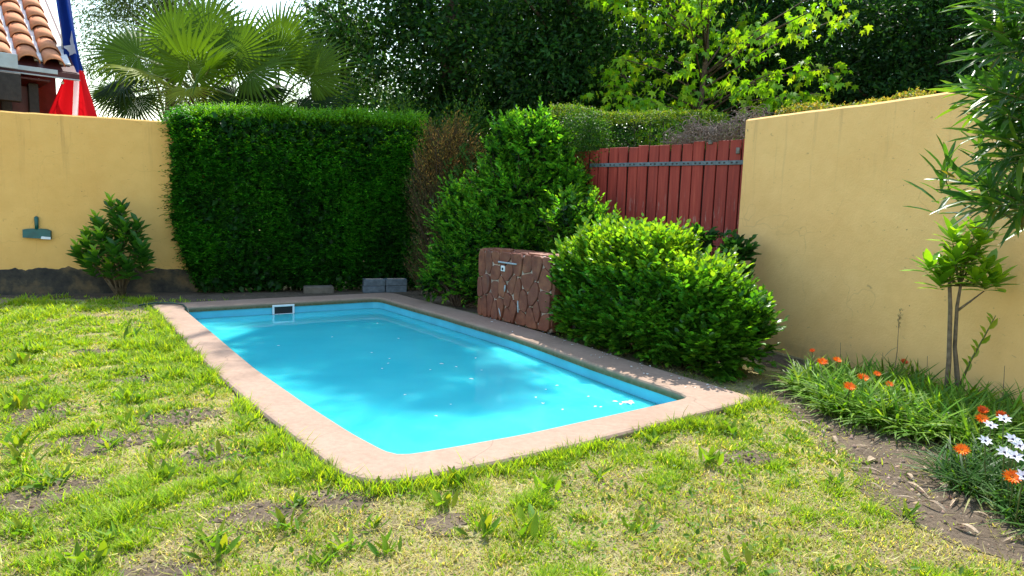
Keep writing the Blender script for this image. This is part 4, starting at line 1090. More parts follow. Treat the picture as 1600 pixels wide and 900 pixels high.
for j in range(12):
    t = .35 + .65 * j / 12; p = Vector((3.56, 5.22, .30)).lerp(Vector((3.71, 5.18, .76)), (t - .35) / .65)
    place_leaf(random.choice(yy), M['glossy_leaf'], p, (-.6 if j % 3 else .35, random.uniform(-.5, .2), .75), (.2, -.8, .5), yt, random.uniform(.7, 1.1))
#@@TREES
# ------------------------------------------------------------------ trees behind the garden
def limbs(parent, base, top, r0, crown, nl, material, seed):
    r = random.Random(seed); base = Vector(base); top = Vector(top)
    pts = [base + (top - base) * t + Vector((r.uniform(-.12, .12), r.uniform(-.12, .12), 0)) * (1 if 0 < t < 1 else 0) for t in (0, .2, .4, .6, .8, 1)]
    MB().tube(pts, [r0 * k for k in (1.25, 1, .85, .65, .45, .2)], 9).build('trunk', material, parent, True)
    mb = MB()
    for i in range(nl):
        t = r.uniform(.25, .95); s = base + (top - base) * t
        c, ax = crown[r.randrange(len(crown))]
        e_ = Vector(c) + Vector((r.uniform(-.8, .8) * ax[0], r.uniform(-.8, .8) * ax[1], r.uniform(-.7, .8) * ax[2]))
        mid = s.lerp(e_, .5) + Vector((r.uniform(-.2, .2), r.uniform(-.2, .2), .15 * (e_ - s).length))
        mb.tube([s, s.lerp(mid, .5), mid, e_], [r0 * .38, r0 * .26, r0 * .18, r0 * .05], 5)
    o = mb.build('limbs', material, parent, True); o['kind'] = 'stuff'
def tree(name, loc, crown, n, L, cols, w, label, group, r0=.14, asp=.5, clump=.32, per=55, matn='leaf', nl=16, seed=1, tpl='diamond', droop=.0, top=None, bark='bark', cat='tree', shell=.35):
    t = root(name, loc, label, cat, group)
    tot = sum(a[0] * a[1] + a[1] * a[2] + a[0] * a[2] for _, a in crown)
    lv = Leaves()
    for c, ax in crown:
        m_ = max(4, int(n / per * (ax[0] * ax[1] + ax[1] * ax[2] + ax[0] * ax[2]) / tot))
        d = rdir(m_); r_ = rng.uniform(shell, 1, m_) ** .6
        cc = np.array(c) + d * np.array(ax) * r_[:, None]
        sz = clump * rng.uniform(.6, 1.35, m_); tone = rng.normal(1, .22, m_).clip(.5, 1.6)
        idx = np.repeat(np.arange(m_), per)
        off = rng.normal(size=(len(idx), 3)) * (sz[idx] * .55)[:, None]; off[:, 2] *= .7
        P = cc[idx] + off; k = P[:, 2] > .3; P = P[k]; idx = idx[k]; off = off[k]
        m2 = len(P)
        D = unit(off) * .7 + rdir(m2) * .6 + d[idx] * .3 + UP * (-droop)
        Nl = UP * .6 + rdir(m2) * .7 + d[idx] * .3
        LL = L * rng.uniform(.65, 1.3, m2)
        lv.add(P, D, Nl, LL, LL * asp, palette(m2, cols, w, .16) * tone[idx][:, None], tpl)
    lv.build('crown', M[matn], t)
    tp = top or (loc[0], loc[1], max(c[2] + a[2] * .6 for c, a in crown))
    limbs(t, (loc[0], loc[1], -.1), tp, r0, crown, nl, M[bark], seed)
    return t
EV = [(.022, .06, .022), (.032, .082, .026), (.014, .038, .016), (.075, .125, .03)]
EW = [.34, .3, .22, .14]
GRP = 'dark evergreen trees behind the garden'
tree('evergreen_tree', (-1.6, 16.2, 0), [((-1.2, 16, 8.6), (1.9, 1.6, 2.2)), ((-.5, 16, 11.4), (1.4, 1.4, 2.0)), ((-.1, 16, 13.8), (1.2, 1.2, 1.6)), ((-2.3, 16.2, 9.6), (1.2, 1.3, 1.6)), ((1.0, 16, 15.2), (1.0, 1.1, 1.3)), ((-2.6, 16, 4.2), (2.1, 1.6, 2.2)), ((-1.0, 16, 5.2), (2.3, 1.8, 2.4)), ((-1.6, 15.6, 2.6), (2.2, 1.4, 1.4)), ((-3.4, 16.3, 6.0), (1.6, 1.5, 1.5))], 66000, .135, EV, EW,
     'dark evergreen tree with paler loose edge beside the palms', GRP, .2, seed=2)
tree('evergreen_tree', (1.6, 15.4, 0), [((1.2, 15.3, 3.6), (2.0, 1.5, 2.2)), ((2.0, 15.3, 5.4), (2.2, 1.7, 2.2)), ((.4, 15.2, 5.0), (1.8, 1.5, 2.0)), ((1.4, 15.0, 2.4), (2.0, 1.2, 1.2))], 50000, .115, EV, EW,
     'dense dark evergreen tree above the brown shrub, left of the lime green tree', GRP, .2, seed=3)
tree('evergreen_tree', (5.6, 16.5, 0), [((5.0, 16.2, 3.8), (2.2, 1.5, 2.4)), ((6.2, 16.3, 5.4), (2.5, 1.8, 2.4)), ((4.6, 16.2, 5.6), (1.9, 1.6, 2.0)), ((5.6, 16, 2.4), (2.2, 1.2, 1.3))], 46000, .125, EV, [.38, .3, .27, .05],
     'dark evergreen tree standing behind the lime green tree', GRP, .2, seed=4)
tree('evergreen_tree', (8.8, 14.6, 0), [((8.4, 14.4, 3.6), (2.1, 1.4, 2.3)), ((9.2, 14.4, 5.2), (2.3, 1.7, 2.2)), ((7.4, 14.5, 4.9), (1.8, 1.5, 1.9)), ((8.4, 14.2, 2.3), (2.2, 1.1, 1.3))], 50000, .115, [(.018, .05, .02), (.026, .066, .024), (.012, .034, .015), (.05, .09, .026)], [.38, .3, .27, .05],
     'very dark evergreen tree above the middle of the right wall', GRP, .2, seed=5)
tree('evergreen_tree', (12.4, 15.4, 0), [((11.8, 15.2, 3.6), (2.2, 1.4, 2.4)), ((12.6, 15.2, 5.4), (2.4, 1.7, 2.4)), ((11.2, 15, 5.4), (1.8, 1.5, 1.9)), ((12, 15, 2.3), (2.3, 1.1, 1.3))], 44000, .115, [(.016, .04, .018), (.022, .054, .022), (.011, .028, .013)], None,
     'very dark evergreen tree behind the oleander, above the right wall', GRP, .2, seed=6)
# a second row further back closes the wood
for k, (x, y, lab) in enumerate([(-.2, 21, 'tall far evergreen left of centre, seen through the dark trees'), (3.6, 21.5, 'tall far evergreen behind the gap left of the lime green tree'), (8.0, 21, 'tall far evergreen right of the lime green tree'), (12.6, 21, 'tall far evergreen above the right wall'), (17, 20, 'tall far evergreen behind the oleander')]):
    tree('evergreen_tree', (x, y, 0), [((x, y, 4.0), (2.9, 1.6, 3.2)), ((x + .4, y, 7.4), (2.9, 1.8, 2.8))], 12000, .24, EV, [.4, .3, .25, .05], lab, 'far evergreen trees behind the dark row', .24, seed=20 + k, nl=8, clump=.5, matn='dull_leaf')
# pale hazy trees on the left
PC = [(.06, .085, .042), (.085, .105, .05), (.045, .065, .034)]
tree('gum_tree', (-13.4, 27, 0), [((-14.6, 27, 7.4), (2.6, 2, 3.0)), ((-12.2, 27, 6.0), (2.3, 1.8, 2.2)), ((-13.2, 27, 9.2), (2.6, 2, 2.0))], 26000, .17, PC, None, 'pale grey-green feathery tree between house and palms', 'pale trees on the left', .16, asp=.22, clump=.55, per=34, seed=31, nl=40, droop=.4, bark='pale_bark', shell=.2)
tree('gum_tree', (-10.2, 30, 0), [((-10.8, 30, 4.4), (2.6, 1.8, 1.8)), ((-8.6, 30, 3.6), (2.3, 1.6, 1.6)), ((-12.6, 30, 3.6), (2.4, 1.6, 1.8))], 26000, .19, PC, None, 'pale low tree behind the palm leaves at left', 'pale trees on the left', .16, asp=.25, clump=.5, per=40, seed=32, nl=30, droop=.3, bark='pale_bark', shell=.2)
tree('gum_tree', (-6.0, 24, 0), [((-6.3, 24, 6.6), (1.7, 1.5, 1.9)), ((-5.0, 24, 4.4), (1.8, 1.5, 2.0)), ((-6.6, 24, 3.4), (1.8, 1.4, 1.4))], 24000, .145, [(.06, .095, .035), (.045, .08, .025), (.08, .11, .045)], None, 'pale loose tree between the palms and the dark trees', 'pale trees on the left', .16, asp=.3, clump=.45, per=40, seed=33, nl=30, droop=.3, bark='pale_bark', shell=.2)
# undergrowth seen over the left wall and between trunks
small_shrub('tall_shrub', (-6.1, 13.6, 0), [((-6.3, 13.6, 2.3), (1.0, .5, .6)), ((-5.2, 13.9, 2.2), (.8, .5, .6)), ((-6.0, 13.6, 1.2), (1.2, .5, 1.1))], 9000, .075, [(.05, .09, .03), (.08, .12, .04), (.12, .15, .04)], 'pale green undergrowth showing over the left wall beneath the palms', matn='leaf', sh=.02)
small_shrub('tall_shrub', (-1.9, 13.2, 0), [((-2.4, 13.2, 2.6), (.9, .5, .8)), ((-1.0, 13.0, 2.7), (1.0, .5, .7)), ((-1.7, 13.2, 1.3), (1.4, .5, 1.2))], 12000, .07, [(.03, .065, .02), (.05, .095, .025), (.10, .14, .03)], 'dark undergrowth rising behind the right end of the tall hedge', sh=.03)

# ---- lime green maple behind the gate
mp = root('maple_tree', (3.51, 13.21, 0.00), 'lime green maple with drooping spring leaves above the gate', 'tree')
mr = random.Random(8)
trunk = [(3.51, 13.21, -0.10), (3.49, 13.21, 1.50), (3.43, 13.21, 3.29), (3.49, 13.19, 4.48), (3.40, 13.21, 5.91), (3.45, 13.21, 7.33)]
MB().tube(trunk, [.075, .065, .055, .042, .028, .012], 9).build('trunk', M['bark'], mp, True)
brs = []
for k in range(34):
    z0 = mr.uniform(2.4, 6.6); a = mr.uniform(0, 2 * math.pi); ln = (1.2 + 1.45 * math.sin(min(1, (z0 - 2.0) / 1.6) * 1.5)) * mr.uniform(.7, 1.12) * (1 - .5 * max(0, (z0 - 4.6) / 1.5))
    s = Vector((3.45, 13.2, z0)); d = Vector((math.cos(a), math.sin(a) * .75, mr.uniform(.25, .6)))
    e_ = s + d * ln * .9; mid = s.lerp(e_, .55) + Vector((0, 0, .10)); e2 = e_ + Vector((d.x * .25, d.y * .25, -.05))
    brs.append([s, mid, e_, e2])
for s, e_ in (((3.45, 13.21, 3.53), (5.77, 12.97, 4.18)), ((3.45, 13.21, 3.76), (5.95, 12.97, 5.13)), ((3.45, 13.21, 3.17), (5.00, 12.85, 3.65)), ((3.45, 13.21, 3.65), (1.93, 12.85, 4.18)), ((3.45, 13.21, 3.05), (2.32, 12.61, 3.41)), ((3.45, 13.21, 4.48), (1.90, 12.97, 5.07)), ((3.45, 13.21, 2.81), (4.40, 12.73, 3.23)), ((3.45, 13.21, 4.00), (5.47, 12.85, 5.55))):
    s = Vector(s); e_ = Vector(e_); brs.append([s, s.lerp(e_, .5) + Vector((0, 0, .12)), e_, e_ + Vector((.1 if e_.x > 3 else -.1, 0, -.06))])
lpos = []
for b in brs:
    MB().tube(b, [.02, .013, .008, .003], 5).build('branch', M['bark'], mp, True)
    for j in range(30):
        t = mr.uniform(.25, 1.0) * 3; i = min(2, int(t)); p = b[i].lerp(b[i + 1], t - i)
        lpos.append(p + Vector((mr.gauss(0, .13), mr.gauss(0, .13), mr.gauss(-.03, .10))))
for j in range(240):
    a = mr.uniform(0, 6.28); z = mr.uniform(2.6, 6.4); rr = mr.uniform(.1, 1.0)
    lpos.append(Vector((3.45 + math.cos(a) * rr * 1.2, 13.2 + math.sin(a) * rr * 1.2, z)))
MPC = [(.17, .275, .014), (.21, .30, .016), (.13, .23, .013), (.28, .32, .025)]
mlm = [one_leaf_mesh('leaf', 'maple', .18, .18, c) for c in MPC]
vis = sorted(lpos, key=lambda p: p.y); near_l = [p for p in vis if p.z < 5.4][:300]; ids = set(map(id, near_l)); rest = [p for p in lpos if id(p) not in ids]
for p in near_l:
    a = mr.uniform(0, 6.28)
    place_leaf(mr.choice(mlm), M['leaf'], p, (math.cos(a) * .6, math.sin(a) * .6, -mr.uniform(.4, 1.1)), (math.cos(a) * .5 + mr.gauss(0, .3), math.sin(a) * .5 + mr.gauss(0, .3), .8), mp, mr.uniform(.75, 1.2))
P = np.array([tuple(p) for p in rest]); P = np.repeat(P, 2, 0) + rng.normal(0, .05, (2 * len(P), 3)); n = len(P); a = rng.random(n) * 6.28
H = np.c_[np.cos(a), np.sin(a), np.zeros(n)]
lv = Leaves(); LL = .175 * rng.uniform(.7, 1.2, n)
lv.add(P, H * .6 - UP * rng.uniform(.4, 1.1, (n, 1)), H * .5 + UP * .8 + rdir(n) * .35, LL, LL, palette(n, MPC, None, .14), 'maple')
lv.build('crown', M['leaf'], mp)

# ---- fan palms
def frond_arrays(r, nseg=34, span=R(150), fold=.25, droop=.3, seed=0, cut=.45):
    rr = np.random.default_rng(seed); V = []; F = []
    for i in range(nseg):
        th = -span + 2 * span * (i + .5) / nseg; dth = span / nseg
        L = r * (.80 + .20 * math.cos(th * .8)) * rr.uniform(.94, 1.04)
        cs = [0.03, .28, cut + .08, .72, 1.0]
        wd = [None, None, None, .55, .02]
        dr = droop * rr.uniform(.6, 1.5)
        d = np.array([math.sin(th), math.cos(th), 0]); x = np.array([math.cos(th), -math.sin(th), 0])
        wmax = L * (cut + .08) * math.tan(dth) * .96
        b = len(V)
        for t, w in zip(cs, wd):
            hw = (L * t * math.tan(dth) * .98) if w is None else wmax * w
            base = d * L * t + np.array([0, 0, -dr * r * max(0, t - .35) ** 2 - fold * r * .25 * (t * math.sin(th)) ** 2])
            ridge = base + np.array([0, 0, hw * .75])
            V += [base - x * hw, ridge, base + x * hw]
        for k in range(4):
            q = b + 3 * k
            F += [(q, q + 1, q + 4), (q, q + 4, q + 3), (q + 1, q + 2, q + 5), (q + 1, q + 5, q + 4)]
    return np.array(V), np.array(F)
leaf_mat('palm_leaf', .5, .12, .42, (2.0, 1.9, .4))
def palm(name, crown, label, fr, seed):
    c = Vector(crown); p = root(name, (c.x, c.y, 0), label, 'palm', 'fan palms behind the wall'); r = random.Random(seed)
    pts = [(c.x, c.y, -.1), (c.x + .05, c.y, 1.0), (c.x - .03, c.y, 2.0), (c.x, c.y, c.z - .1)]
    MB().tube(pts, [.17, .16, .17, .12], 10).build('trunk', M['palm_fibre'], p)
    fb_ = MB()
    for k in range(46):
        a = r.uniform(0, 6.28); z = r.uniform(.8, c.z); d = Vector((math.cos(a), math.sin(a), 0))
        s = Vector((c.x, c.y, z)) + d * .14; fb_.tube([s, s + d * .07 + Vector((0, 0, .1)), s + d * .16 + Vector((0, 0, .22))], [.025, .018, .006], 4)
    o = fb_.build('trunk_boots', M['palm_fibre'], p); o['kind'] = 'stuff'
    for k, (hx, hy, hz, ax, nr, rad, colr) in enumerate(fr):
        hub = c + Vector((hx, hy, hz)); d = Vector(ax).normalized(); x = d.cross(Vector(nr)).normalized(); nn = x.cross(d)
        V, F = frond_arrays(rad, r.choice((30, 34, 38)), R(r.uniform(115, 150)), r.uniform(.2, .6), r.uniform(.15, .55), seed * 50 + k, r.choice((.45, .38, .26)))
        colv = np.clip(np.tile(np.array(colr), (len(V), 1)) * np.repeat(np.random.default_rng(k).normal(1, .12, len(V) // 15), 15)[:, None], .004, .6)
        fo = obj('frond', np_mesh('frond', V, F, colv), M['palm_leaf'], None); C.objects.unlink(fo)
        Mx = Matrix((x, d, nn)).transposed().to_4x4(); Mx.translation = hub; fo.matrix_basis = Mx
        put(fo, p)
        mid = c.lerp(hub, .5) + Vector((0, 0, .12 * (hub - c).length))
        pm = MB().tube([c, mid, hub, hub + d * .1], [.024, .018, .014, .006], 6).build('petiole', M['petiole'], p, True)
PG = (.062, .125, .010); PY = (.17, .215, .018); PD = (.016, .040, .009)
fr1 = [(.05, -.55, .42, (.05, -.25, .9), (0, -1, .35), .95, PG), (.10, -.75, .02, (0, -.5, -.35), (0, -.8, .9), .72, PY), (.30, -.2, .85, (.25, .1, 1), (0, -1, .2), 1.05, PG), (-.35, -.2, .95, (-.25, .1, 1), (.1, -1, .2), 1.0, PG),
       (-.95, -.3, .62, (-.85, -.1, .45), (.2, -.8, .6), .95, PG), (-1.15, -.4, .15, (-.8, -.3, -.55), (-.3, -.6, .7), .95, PD), (-.85, -.6, -.12, (-.35, -.4, -.85), (-.2, -.9, .3), .85, PD), (-1.35, -.2, -.02, (-1, -.1, .1), (0, -.6, .8), .85, PG),
       (.75, -.3, .70, (.6, 0, .75), (-.2, -1, .2), 1.05, PG), (1.05, -.4, .40, (.95, -.1, .35), (-.1, -.8, .6), 1.0, PG), (.85, -.5, -.05, (.75, -.3, -.5), (.2, -.9, .4), .85, PD), (-.55, -.7, .25, (-.5, -.6, .1), (0, -.5, .9), .8, PY),
       (.4, .6, .9, (.3, .7, .8), (0, -.6, .6), .95, PG), (-.7, .6, .6, (-.6, .6, .5), (0, -.4, .9), .95, PG), (.0, .2, 1.15, (0, .1, 1), (.2, -1, .1), 1.0, PG), (-1.5, .1, .75, (-.9, .1, .55), (.3, -.8, .5), .8, PG), (.5, -.8, .35, (.45, -.6, .35), (-.1, -.7, .8), .75, PG)]
palm('fan_palm', (-5.75, 12.7, 3.25), 'fan palm with long stalked leaves spreading over the left wall', fr1, 3)
fr2 = [(.15, -.5, .75, (.15, -.1, 1), (0, -1, .25), 1.0, PG), (.75, -.4, .55, (.7, -.1, .65), (-.2, -1, .3), 1.0, PG), (.85, -.5, .05, (.9, -.3, -.05), (0, -.9, .5), .95, PD), (.55, -.6, -.15, (.6, -.4, -.5), (.1, -1, .3), .85, PD), (-.4, -.5, .7, (-.4, -.1, .9), (.1, -1, .2), 1.0, PG),
       (.0, -.8, .2, (.1, -.5, -.3), (0, -.9, .6), .85, PD), (-.55, -.6, .1, (-.6, -.4, -.3), (-.1, -.9, .5), .8, PD), (.3, .5, .9, (.3, .5, .8), (0, -.6, .5), .95, PG), (.2, -.3, 1.1, (.1, 0, 1), (-.1, -1, .1), 1.0, PG)]
palm('fan_palm', (-4.55, 13.2, 3.15), 'fan palm with dark overlapping leaves behind the clipped hedge', fr2, 5)

# ------------------------------------------------------------------ lawn
SOIL = [(2.12, 5.35), (2.16, 4.3), (2.08, 3.6), (2.02, 3.15), (2.16, 2.88), (2.28, 2.72), (2.3, 2.0), (5.2, 2.0), (5.2, 6.2), (2.6, 6.4)]
LW0, LW1 = np.array([-10.6, 8.09]), np.array([-4.6, 10.54])
def wall_gap(x, y):   # distance in front of the left wall line
    return (x - LW0[0]) * .378 - (y - LW0[1]) * .925
def lawn_pts(n, x0, x1, y0, y1):
    x = rng.uniform(x0, x1, n); y = rng.uniform(y0, y1, n)
    k = (np.abs(x) < .78 * y + .55) & ~inpoly(x, y, OUTER_POLY) & (wall_gap(x, y) > .12)
    return x[k], y[k]
closed = OUTER_POLY + [OUTER_POLY[0]]
gl = Leaves()
GC1 = [(.21, .33, .018), (.26, .36, .02), (.155, .28, .018), (.30, .37, .035)]
STR = [(.44, .39, .20), (.37, .31, .15), (.50, .44, .25), (.33, .33, .11)]
PATCH = [(-3.1, 4.4, .22), (-2.45, 3.92, .26), (-2.2, 4.42, .24), (-2.25, 3.2, .24), (-1.7, 3.72, .2), (-1.15, 3.05, .18), (-.3, 3.02, .14), (-.8, 3.22, .15), (-3.0, 5.3, .16), (1.45, 4.0, .16), (-3.9, 6.2, .18), (-1.35, 2.5, .16)]
for px_, py_, pr_ in PATCH:
    k_ = [(px_ + math.cos(a_ * .45) * pr_ * 1.25 * random.uniform(.6, 1.1), py_ + math.sin(a_ * .45) * pr_ * random.uniform(.6, 1.1)) for a_ in range(14)]
    sheet('bare_soil', k_, .004, M['earth'])
def patchy(x, y):
    k = np.ones(len(x))
    for px_, py_, pr_ in PATCH:
        d_ = np.hypot((x - px_) / 1.25, y - py_) / pr_ + (vnoise(x, y, .09, 91) - .5) * .7
        k = np.minimum(k, np.clip((d_ - .55) / .5, .07, 1))
    return k
def bare(x, y):
    b = vnoise(x, y, .9, 31) * .55 + vnoise(x, y, .32, 32) * .45
    return b
def grass(n, x0, x1, y0, y1, Lm, W, seedoff=0):
    x, y = lawn_pts(n, x0, x1, y0, y1)
    b = bare(x, y); ed = polydist(x, y, closed[::6] + [closed[0]])
    soil = inpoly(x, y, SOIL)
    left = np.clip((-x - 1.0) / 1.5, 0, 1) * np.clip((y - 4.2) / 1.0, 0, 1)      # lusher strip on the left
    lush = np.clip(.56 - b, -.4, .6) * 2.3 + np.clip(.35 - ed, 0, 1) * 1.3 + left * .30
    behind = (x > -1.0) & (y > 5.2) & (x > 1.0)
    edge_soil = np.clip(polydist(x, y, SOIL[:6]) / .35, 0, 1)
    prob = np.clip(.60 + lush, .20, 1.0) * np.where(soil, .05, .35 + .65 * edge_soil)
    wg = wall_gap(x, y); prob *= np.where((wg < .75) & (x < -4.2), .25, 1) * np.where((wg < .4) & (x < -4.2), .35, 1)
    prob *= np.where((y > 8.3) & (x > -5.0), .1, 1) * patchy(x, y)
    k = rng.random(len(x)) < prob
    x, y, lush, ed = x[k], y[k], lush[k], ed[k]
    # gather the blades a little into tufts
    gx = vnoise(x, y, .13, 41) - .5; gy = vnoise(x, y, .13, 42) - .5
    x = x + gx * .07; y = y + gy * .07; m_ = len(x)
    kk = ~inpoly(x, y, OUTER_POLY); x, y, lush, ed = x[kk], y[kk], lush[kk], ed[kk]; m_ = len(x)
    tuft = np.clip(vnoise(x, y, .10, 43) * 2.0 - .45, .22, 1.35)
    L = .9 * Lm * tuft * (.65 + .8 * np.clip(lush, 0, .9)) * rng.uniform(.55, 1.35, m_)
    a = rng.random(m_) * 6.28; ln_ = rng.uniform(.15, .95, m_)
    D = np.c_[np.cos(a) * ln_, np.sin(a) * ln_, np.ones(m_)]
    N = np.c_[np.cos(a), np.sin(a), np.full(m_, .1)] * -1
    dry = rng.random(m_) > np.clip(.64 + lush * .9, .42, .98)
    col = palette(m_, GC1, None, .16); col[dry] = palette(int(dry.sum()), STR, None, .15)
    gl.add(np.c_[x, y, np.full(m_, -.004)], D, -N, L, W * rng.uniform(.7, 1.35, m_), col, 'blade')
grass(185000, -3.6, 3.0, 1.9, 3.6, .066, .0052)
grass(168000, -4.2, 3.0, 3.6, 5.3, .068, .0066)
grass(95000, -6.0, -1.2, 5.3, 7.0, .078, .0085)
grass(75000, -7.6, -2.0, 7.0, 9.6, .078, .0105)
# short stubble under the longer blades
for n0, x0, x1, y0, y1, w0 in ((75000, -3.6, 3.0, 1.9, 3.7, .005), (42000, -4.4, 3.0, 3.7, 5.6, .007)):
    x, y = lawn_pts(n0, x0, x1, y0, y1); k = ~inpoly(x, y, SOIL) & (rng.random(len(x)) < patchy(x, y)); x, y = x[k], y[k]; n = len(x); a = rng.random(n) * 6.28; ln_ = rng.uniform(.2, 1.4, n)
    dry = rng.random(n) < np.clip(bare(x, y) * 1.3 - .1, .25, .8); col = palette(n, GC1, None, .16); col[dry] = palette(int(dry.sum()), STR, None, .15)
    gl.add(np.c_[x, y, np.full(n, -.004)], np.c_[np.cos(a) * ln_, np.sin(a) * ln_, np.ones(n)], np.c_[np.cos(a), np.sin(a), np.full(n, .1)], rng.uniform(.014, .04, n), w0 * rng.uniform(.7, 1.3, n), col, 'blade')
# dry thatch lying flat
x, y = lawn_pts(52000, -6.5, 2.6, 1.9, 8.8); k = (rng.random(len(x)) < np.clip(bare(x, y) * 1.7 - .15, .15, 1) * np.where(y < 5, 1, .55)) & ~(inpoly(x, y, SOIL) & (rng.random(len(x)) > .25)); x, y = x[k], y[k]; n = len(x); a = rng.random(n) * 6.28
gl.add(np.c_[x, y, rng.uniform(0, .012, n)], np.c_[np.cos(a), np.sin(a), rng.normal(.12, .12, n)], np.c_[rng.normal(0, .3, n), rng.normal(0, .3, n), np.ones(n)], rng.uniform(.025, .07, n), rng.uniform(.0025, .005, n) * (1 + y * .06), palette(n, STR + [(.42, .37, .24)], None, .18), 'blade')
# longer grass leaning over the rim
t = rng.random(5200); i = rng.integers(0, NS[0] - 2, 5200); j = rng.integers(NP - NS[3] + 1, NP, 5200); i = np.where(rng.random(5200) < .6, i, j)
base = outer[i] + (outer[(i + 1) % NP] - outer[i]) * t[:, None] + out_dir[i] * (np.abs(rng.normal(0, .06, (5200, 1))) + .012)
a = rng.random(5200) * 6.28; keep = vnoise(base[:, 0], base[:, 1], .25, 51) > .36
D = np.c_[np.cos(a) * .45, np.sin(a) * .45, np.ones(5200)] ; D[:, :2] -= out_dir[i] * .25
Lr = rng.uniform(.05, .12, 5200) * np.where(rng.random(5200) < .05, 1.6, 1)
gl.add(np.c_[base, np.full(5200, -.005)][keep], D[keep], np.c_[np.cos(a), np.sin(a), np.full(5200, .1)][keep], Lr[keep], (.0045 + .0006 * base[:, 1])[keep], palette(int(keep.sum()), GC1, None, .18), 'blade')
# small clover-like leaflets
x, y = lawn_pts(26000, -6.5, 2.4, 2.0, 9.0); k = (vnoise(x, y, .4, 61) > .52) & ~inpoly(x, y, SOIL); x, y = x[k], y[k]; n = len(x)
gl.add(np.c_[x, y, rng.uniform(.008, .045, n)], rdir(n) * .7 + UP * .35, UP + rdir(n) * .6, rng.uniform(.018, .045, n), rng.uniform(.010, .022, n), palette(n, [(.10, .19, .022), (.14, .23, .026), (.07, .14, .02)], None, .18), 'oval')
lawn = gl.build('lawn_grass', M['grass_blade'])
tag(lawn, 'patchy sunlit lawn grass with dry straw between the green blades', 'grass', kind='stuff')

# soil clods and crumbs
cl = Leaves(); x, y = lawn_pts(34000, -4.5, 3.6, 2.0, 6.5); so_ = inpoly(x, y, SOIL); k = so_ & (rng.random(len(x)) < .9) | (~so_ & (patchy(x, y) < .6) & (rng.random(len(x)) < .8)); x, y = x[k], y[k]
n = len(x); sz = np.exp(rng.normal(-4.75, .45, n)).clip(.004, .03)
oct_v = np.array([(1, 0, 0), (0, 1, 0), (-1, 0, 0), (0, -1, 0), (0, 0, 1), (0, 0, -.4)], float); oct_f = np.array([(0, 1, 4), (1, 2, 4), (2, 3, 4), (3, 0, 4), (1, 0, 5), (2, 1, 5), (3, 2, 5), (0, 3, 5)])
V = oct_v[None] * sz[:, None, None] * rng.uniform(.6, 1.4, (n, 6, 1)); a = rng.random(n) * 6.28
V = np.stack([V[..., 0] * np.cos(a)[:, None] - V[..., 1] * np.sin(a)[:, None], V[..., 0] * np.sin(a)[:, None] + V[..., 1] * np.cos(a)[:, None], V[..., 2]], -1) + np.stack([x, y, np.zeros(n)], -1)[:, None]
colr = np.repeat(palette(n, [(.13, .095, .065), (.19, .145, .10), (.09, .066, .046), (.26, .20, .14)], None, .2)[:, None], 6, 1).reshape(-1, 3)
leaf_mat('crumb', .95, .1, .0, (1, 1, 1))
o = obj('soil_crumbs', np_mesh('soil_crumbs', V.reshape(-1, 3), (oct_f[None] + (np.arange(n) * 6)[:, None, None]).reshape(-1, 3), colr), M['crumb'])
tag(o, 'loose brown soil crumbs on the bare earth', 'soil', kind='stuff')

# ------------------------------------------------------------------ broad-leaved weeds in the lawn
WC = [(.13, .23, .02), (.18, .27, .024), (.09, .18, .018)]
def weed_proto(k):
    r = random.Random(100 + k); kind = k % 3; leaves = []
    n = (18, 14, 22)[kind]
    for j in range(n):
        L = r.uniform(.045, .10); W = L * (.25, .30, .17)[kind]
        me = one_leaf_mesh('leaf', 'lance', L, W, [c * r.uniform(.85, 1.2) for c in r.choice(WC)]); me.materials.append(M['grass_blade'])
        a = j * 2.4 + r.uniform(-.3, .3); el = r.uniform(.5, 2.6) if kind != 2 else r.uniform(.3, 1.6)
        d = Vector((math.cos(a), math.sin(a), el)).normalized(); x = d.cross(Vector((0, 0, 1))).normalized(); nn = x.cross(d)
        Mx = Matrix((x, d, nn)).transposed().to_4x4(); Mx = Mx @ Matrix.Rotation(r.uniform(-.9, .9), 4, 'Y'); Mx.translation = Vector((r.gauss(0, .026), r.gauss(0, .026), .004))
        leaves.append((me, Mx))
    return leaves
protos = [weed_proto(k) for k in range(9)]
def put_weed(x, y, s, k, label, group=None):
    r_ = bpy.data.objects.new('lawn_weed', None); r_.location = (x, y, 0); r_.rotation_euler.z = random.uniform(0, 6.28); r_.scale = (s, s, s * random.uniform(.85, 1.15)); r_.empty_display_size = .05
    C.objects.link(r_); tag(r_, label, 'weed', group)
    for me, Mx in protos[k % 9]:
        o = bpy.data.objects.new('leaf', me); o.parent = r_; o.matrix_basis = Mx; C.objects.link(o)
WG = 'broad-leaved weeds scattered in the lawn'
big = [(-2.83, 3.79, 1.5, 0, 'tall upright broad-leaved weed at the left edge of the lawn'), (-3.35, 4.48, 1.5, 1, 'pale shiny broad-leaved weed at the left edge, behind the upright one'), (-1.28, 2.76, 1.25, 2, 'dark spreading weed rosette in the lower left lawn'), (-1.68, 2.56, 1.2, 4, 'bright weed clump at the bottom edge, far left'),
       (-.31, 3.21, 1.2, 1, 'broad-leaved weed below the near pool corner, with bare soil at its foot'), (-.09, 2.93, 1.25, 0, 'dark-shadowed weed left of the upright one in the centre foreground'), (.11, 2.94, 1.3, 7, 'upright bright weed in the centre foreground'), (.95, 4.19, 1.2, 2, 'narrow-leaved weed tuft beside the near pool rim'),
       (2.0, 3.25, 1.1, 5, 'bright weed growing alone on the bare soil'), (.99, 2.69, 1.0, 7, 'small upright weed at the bottom edge, right of centre'), (1.83, 3.61, 1.1, 2, 'weed rosette at the edge of the bare soil')]
for x, y, s, k, lab in big: put_weed(x, y, s, k, lab)
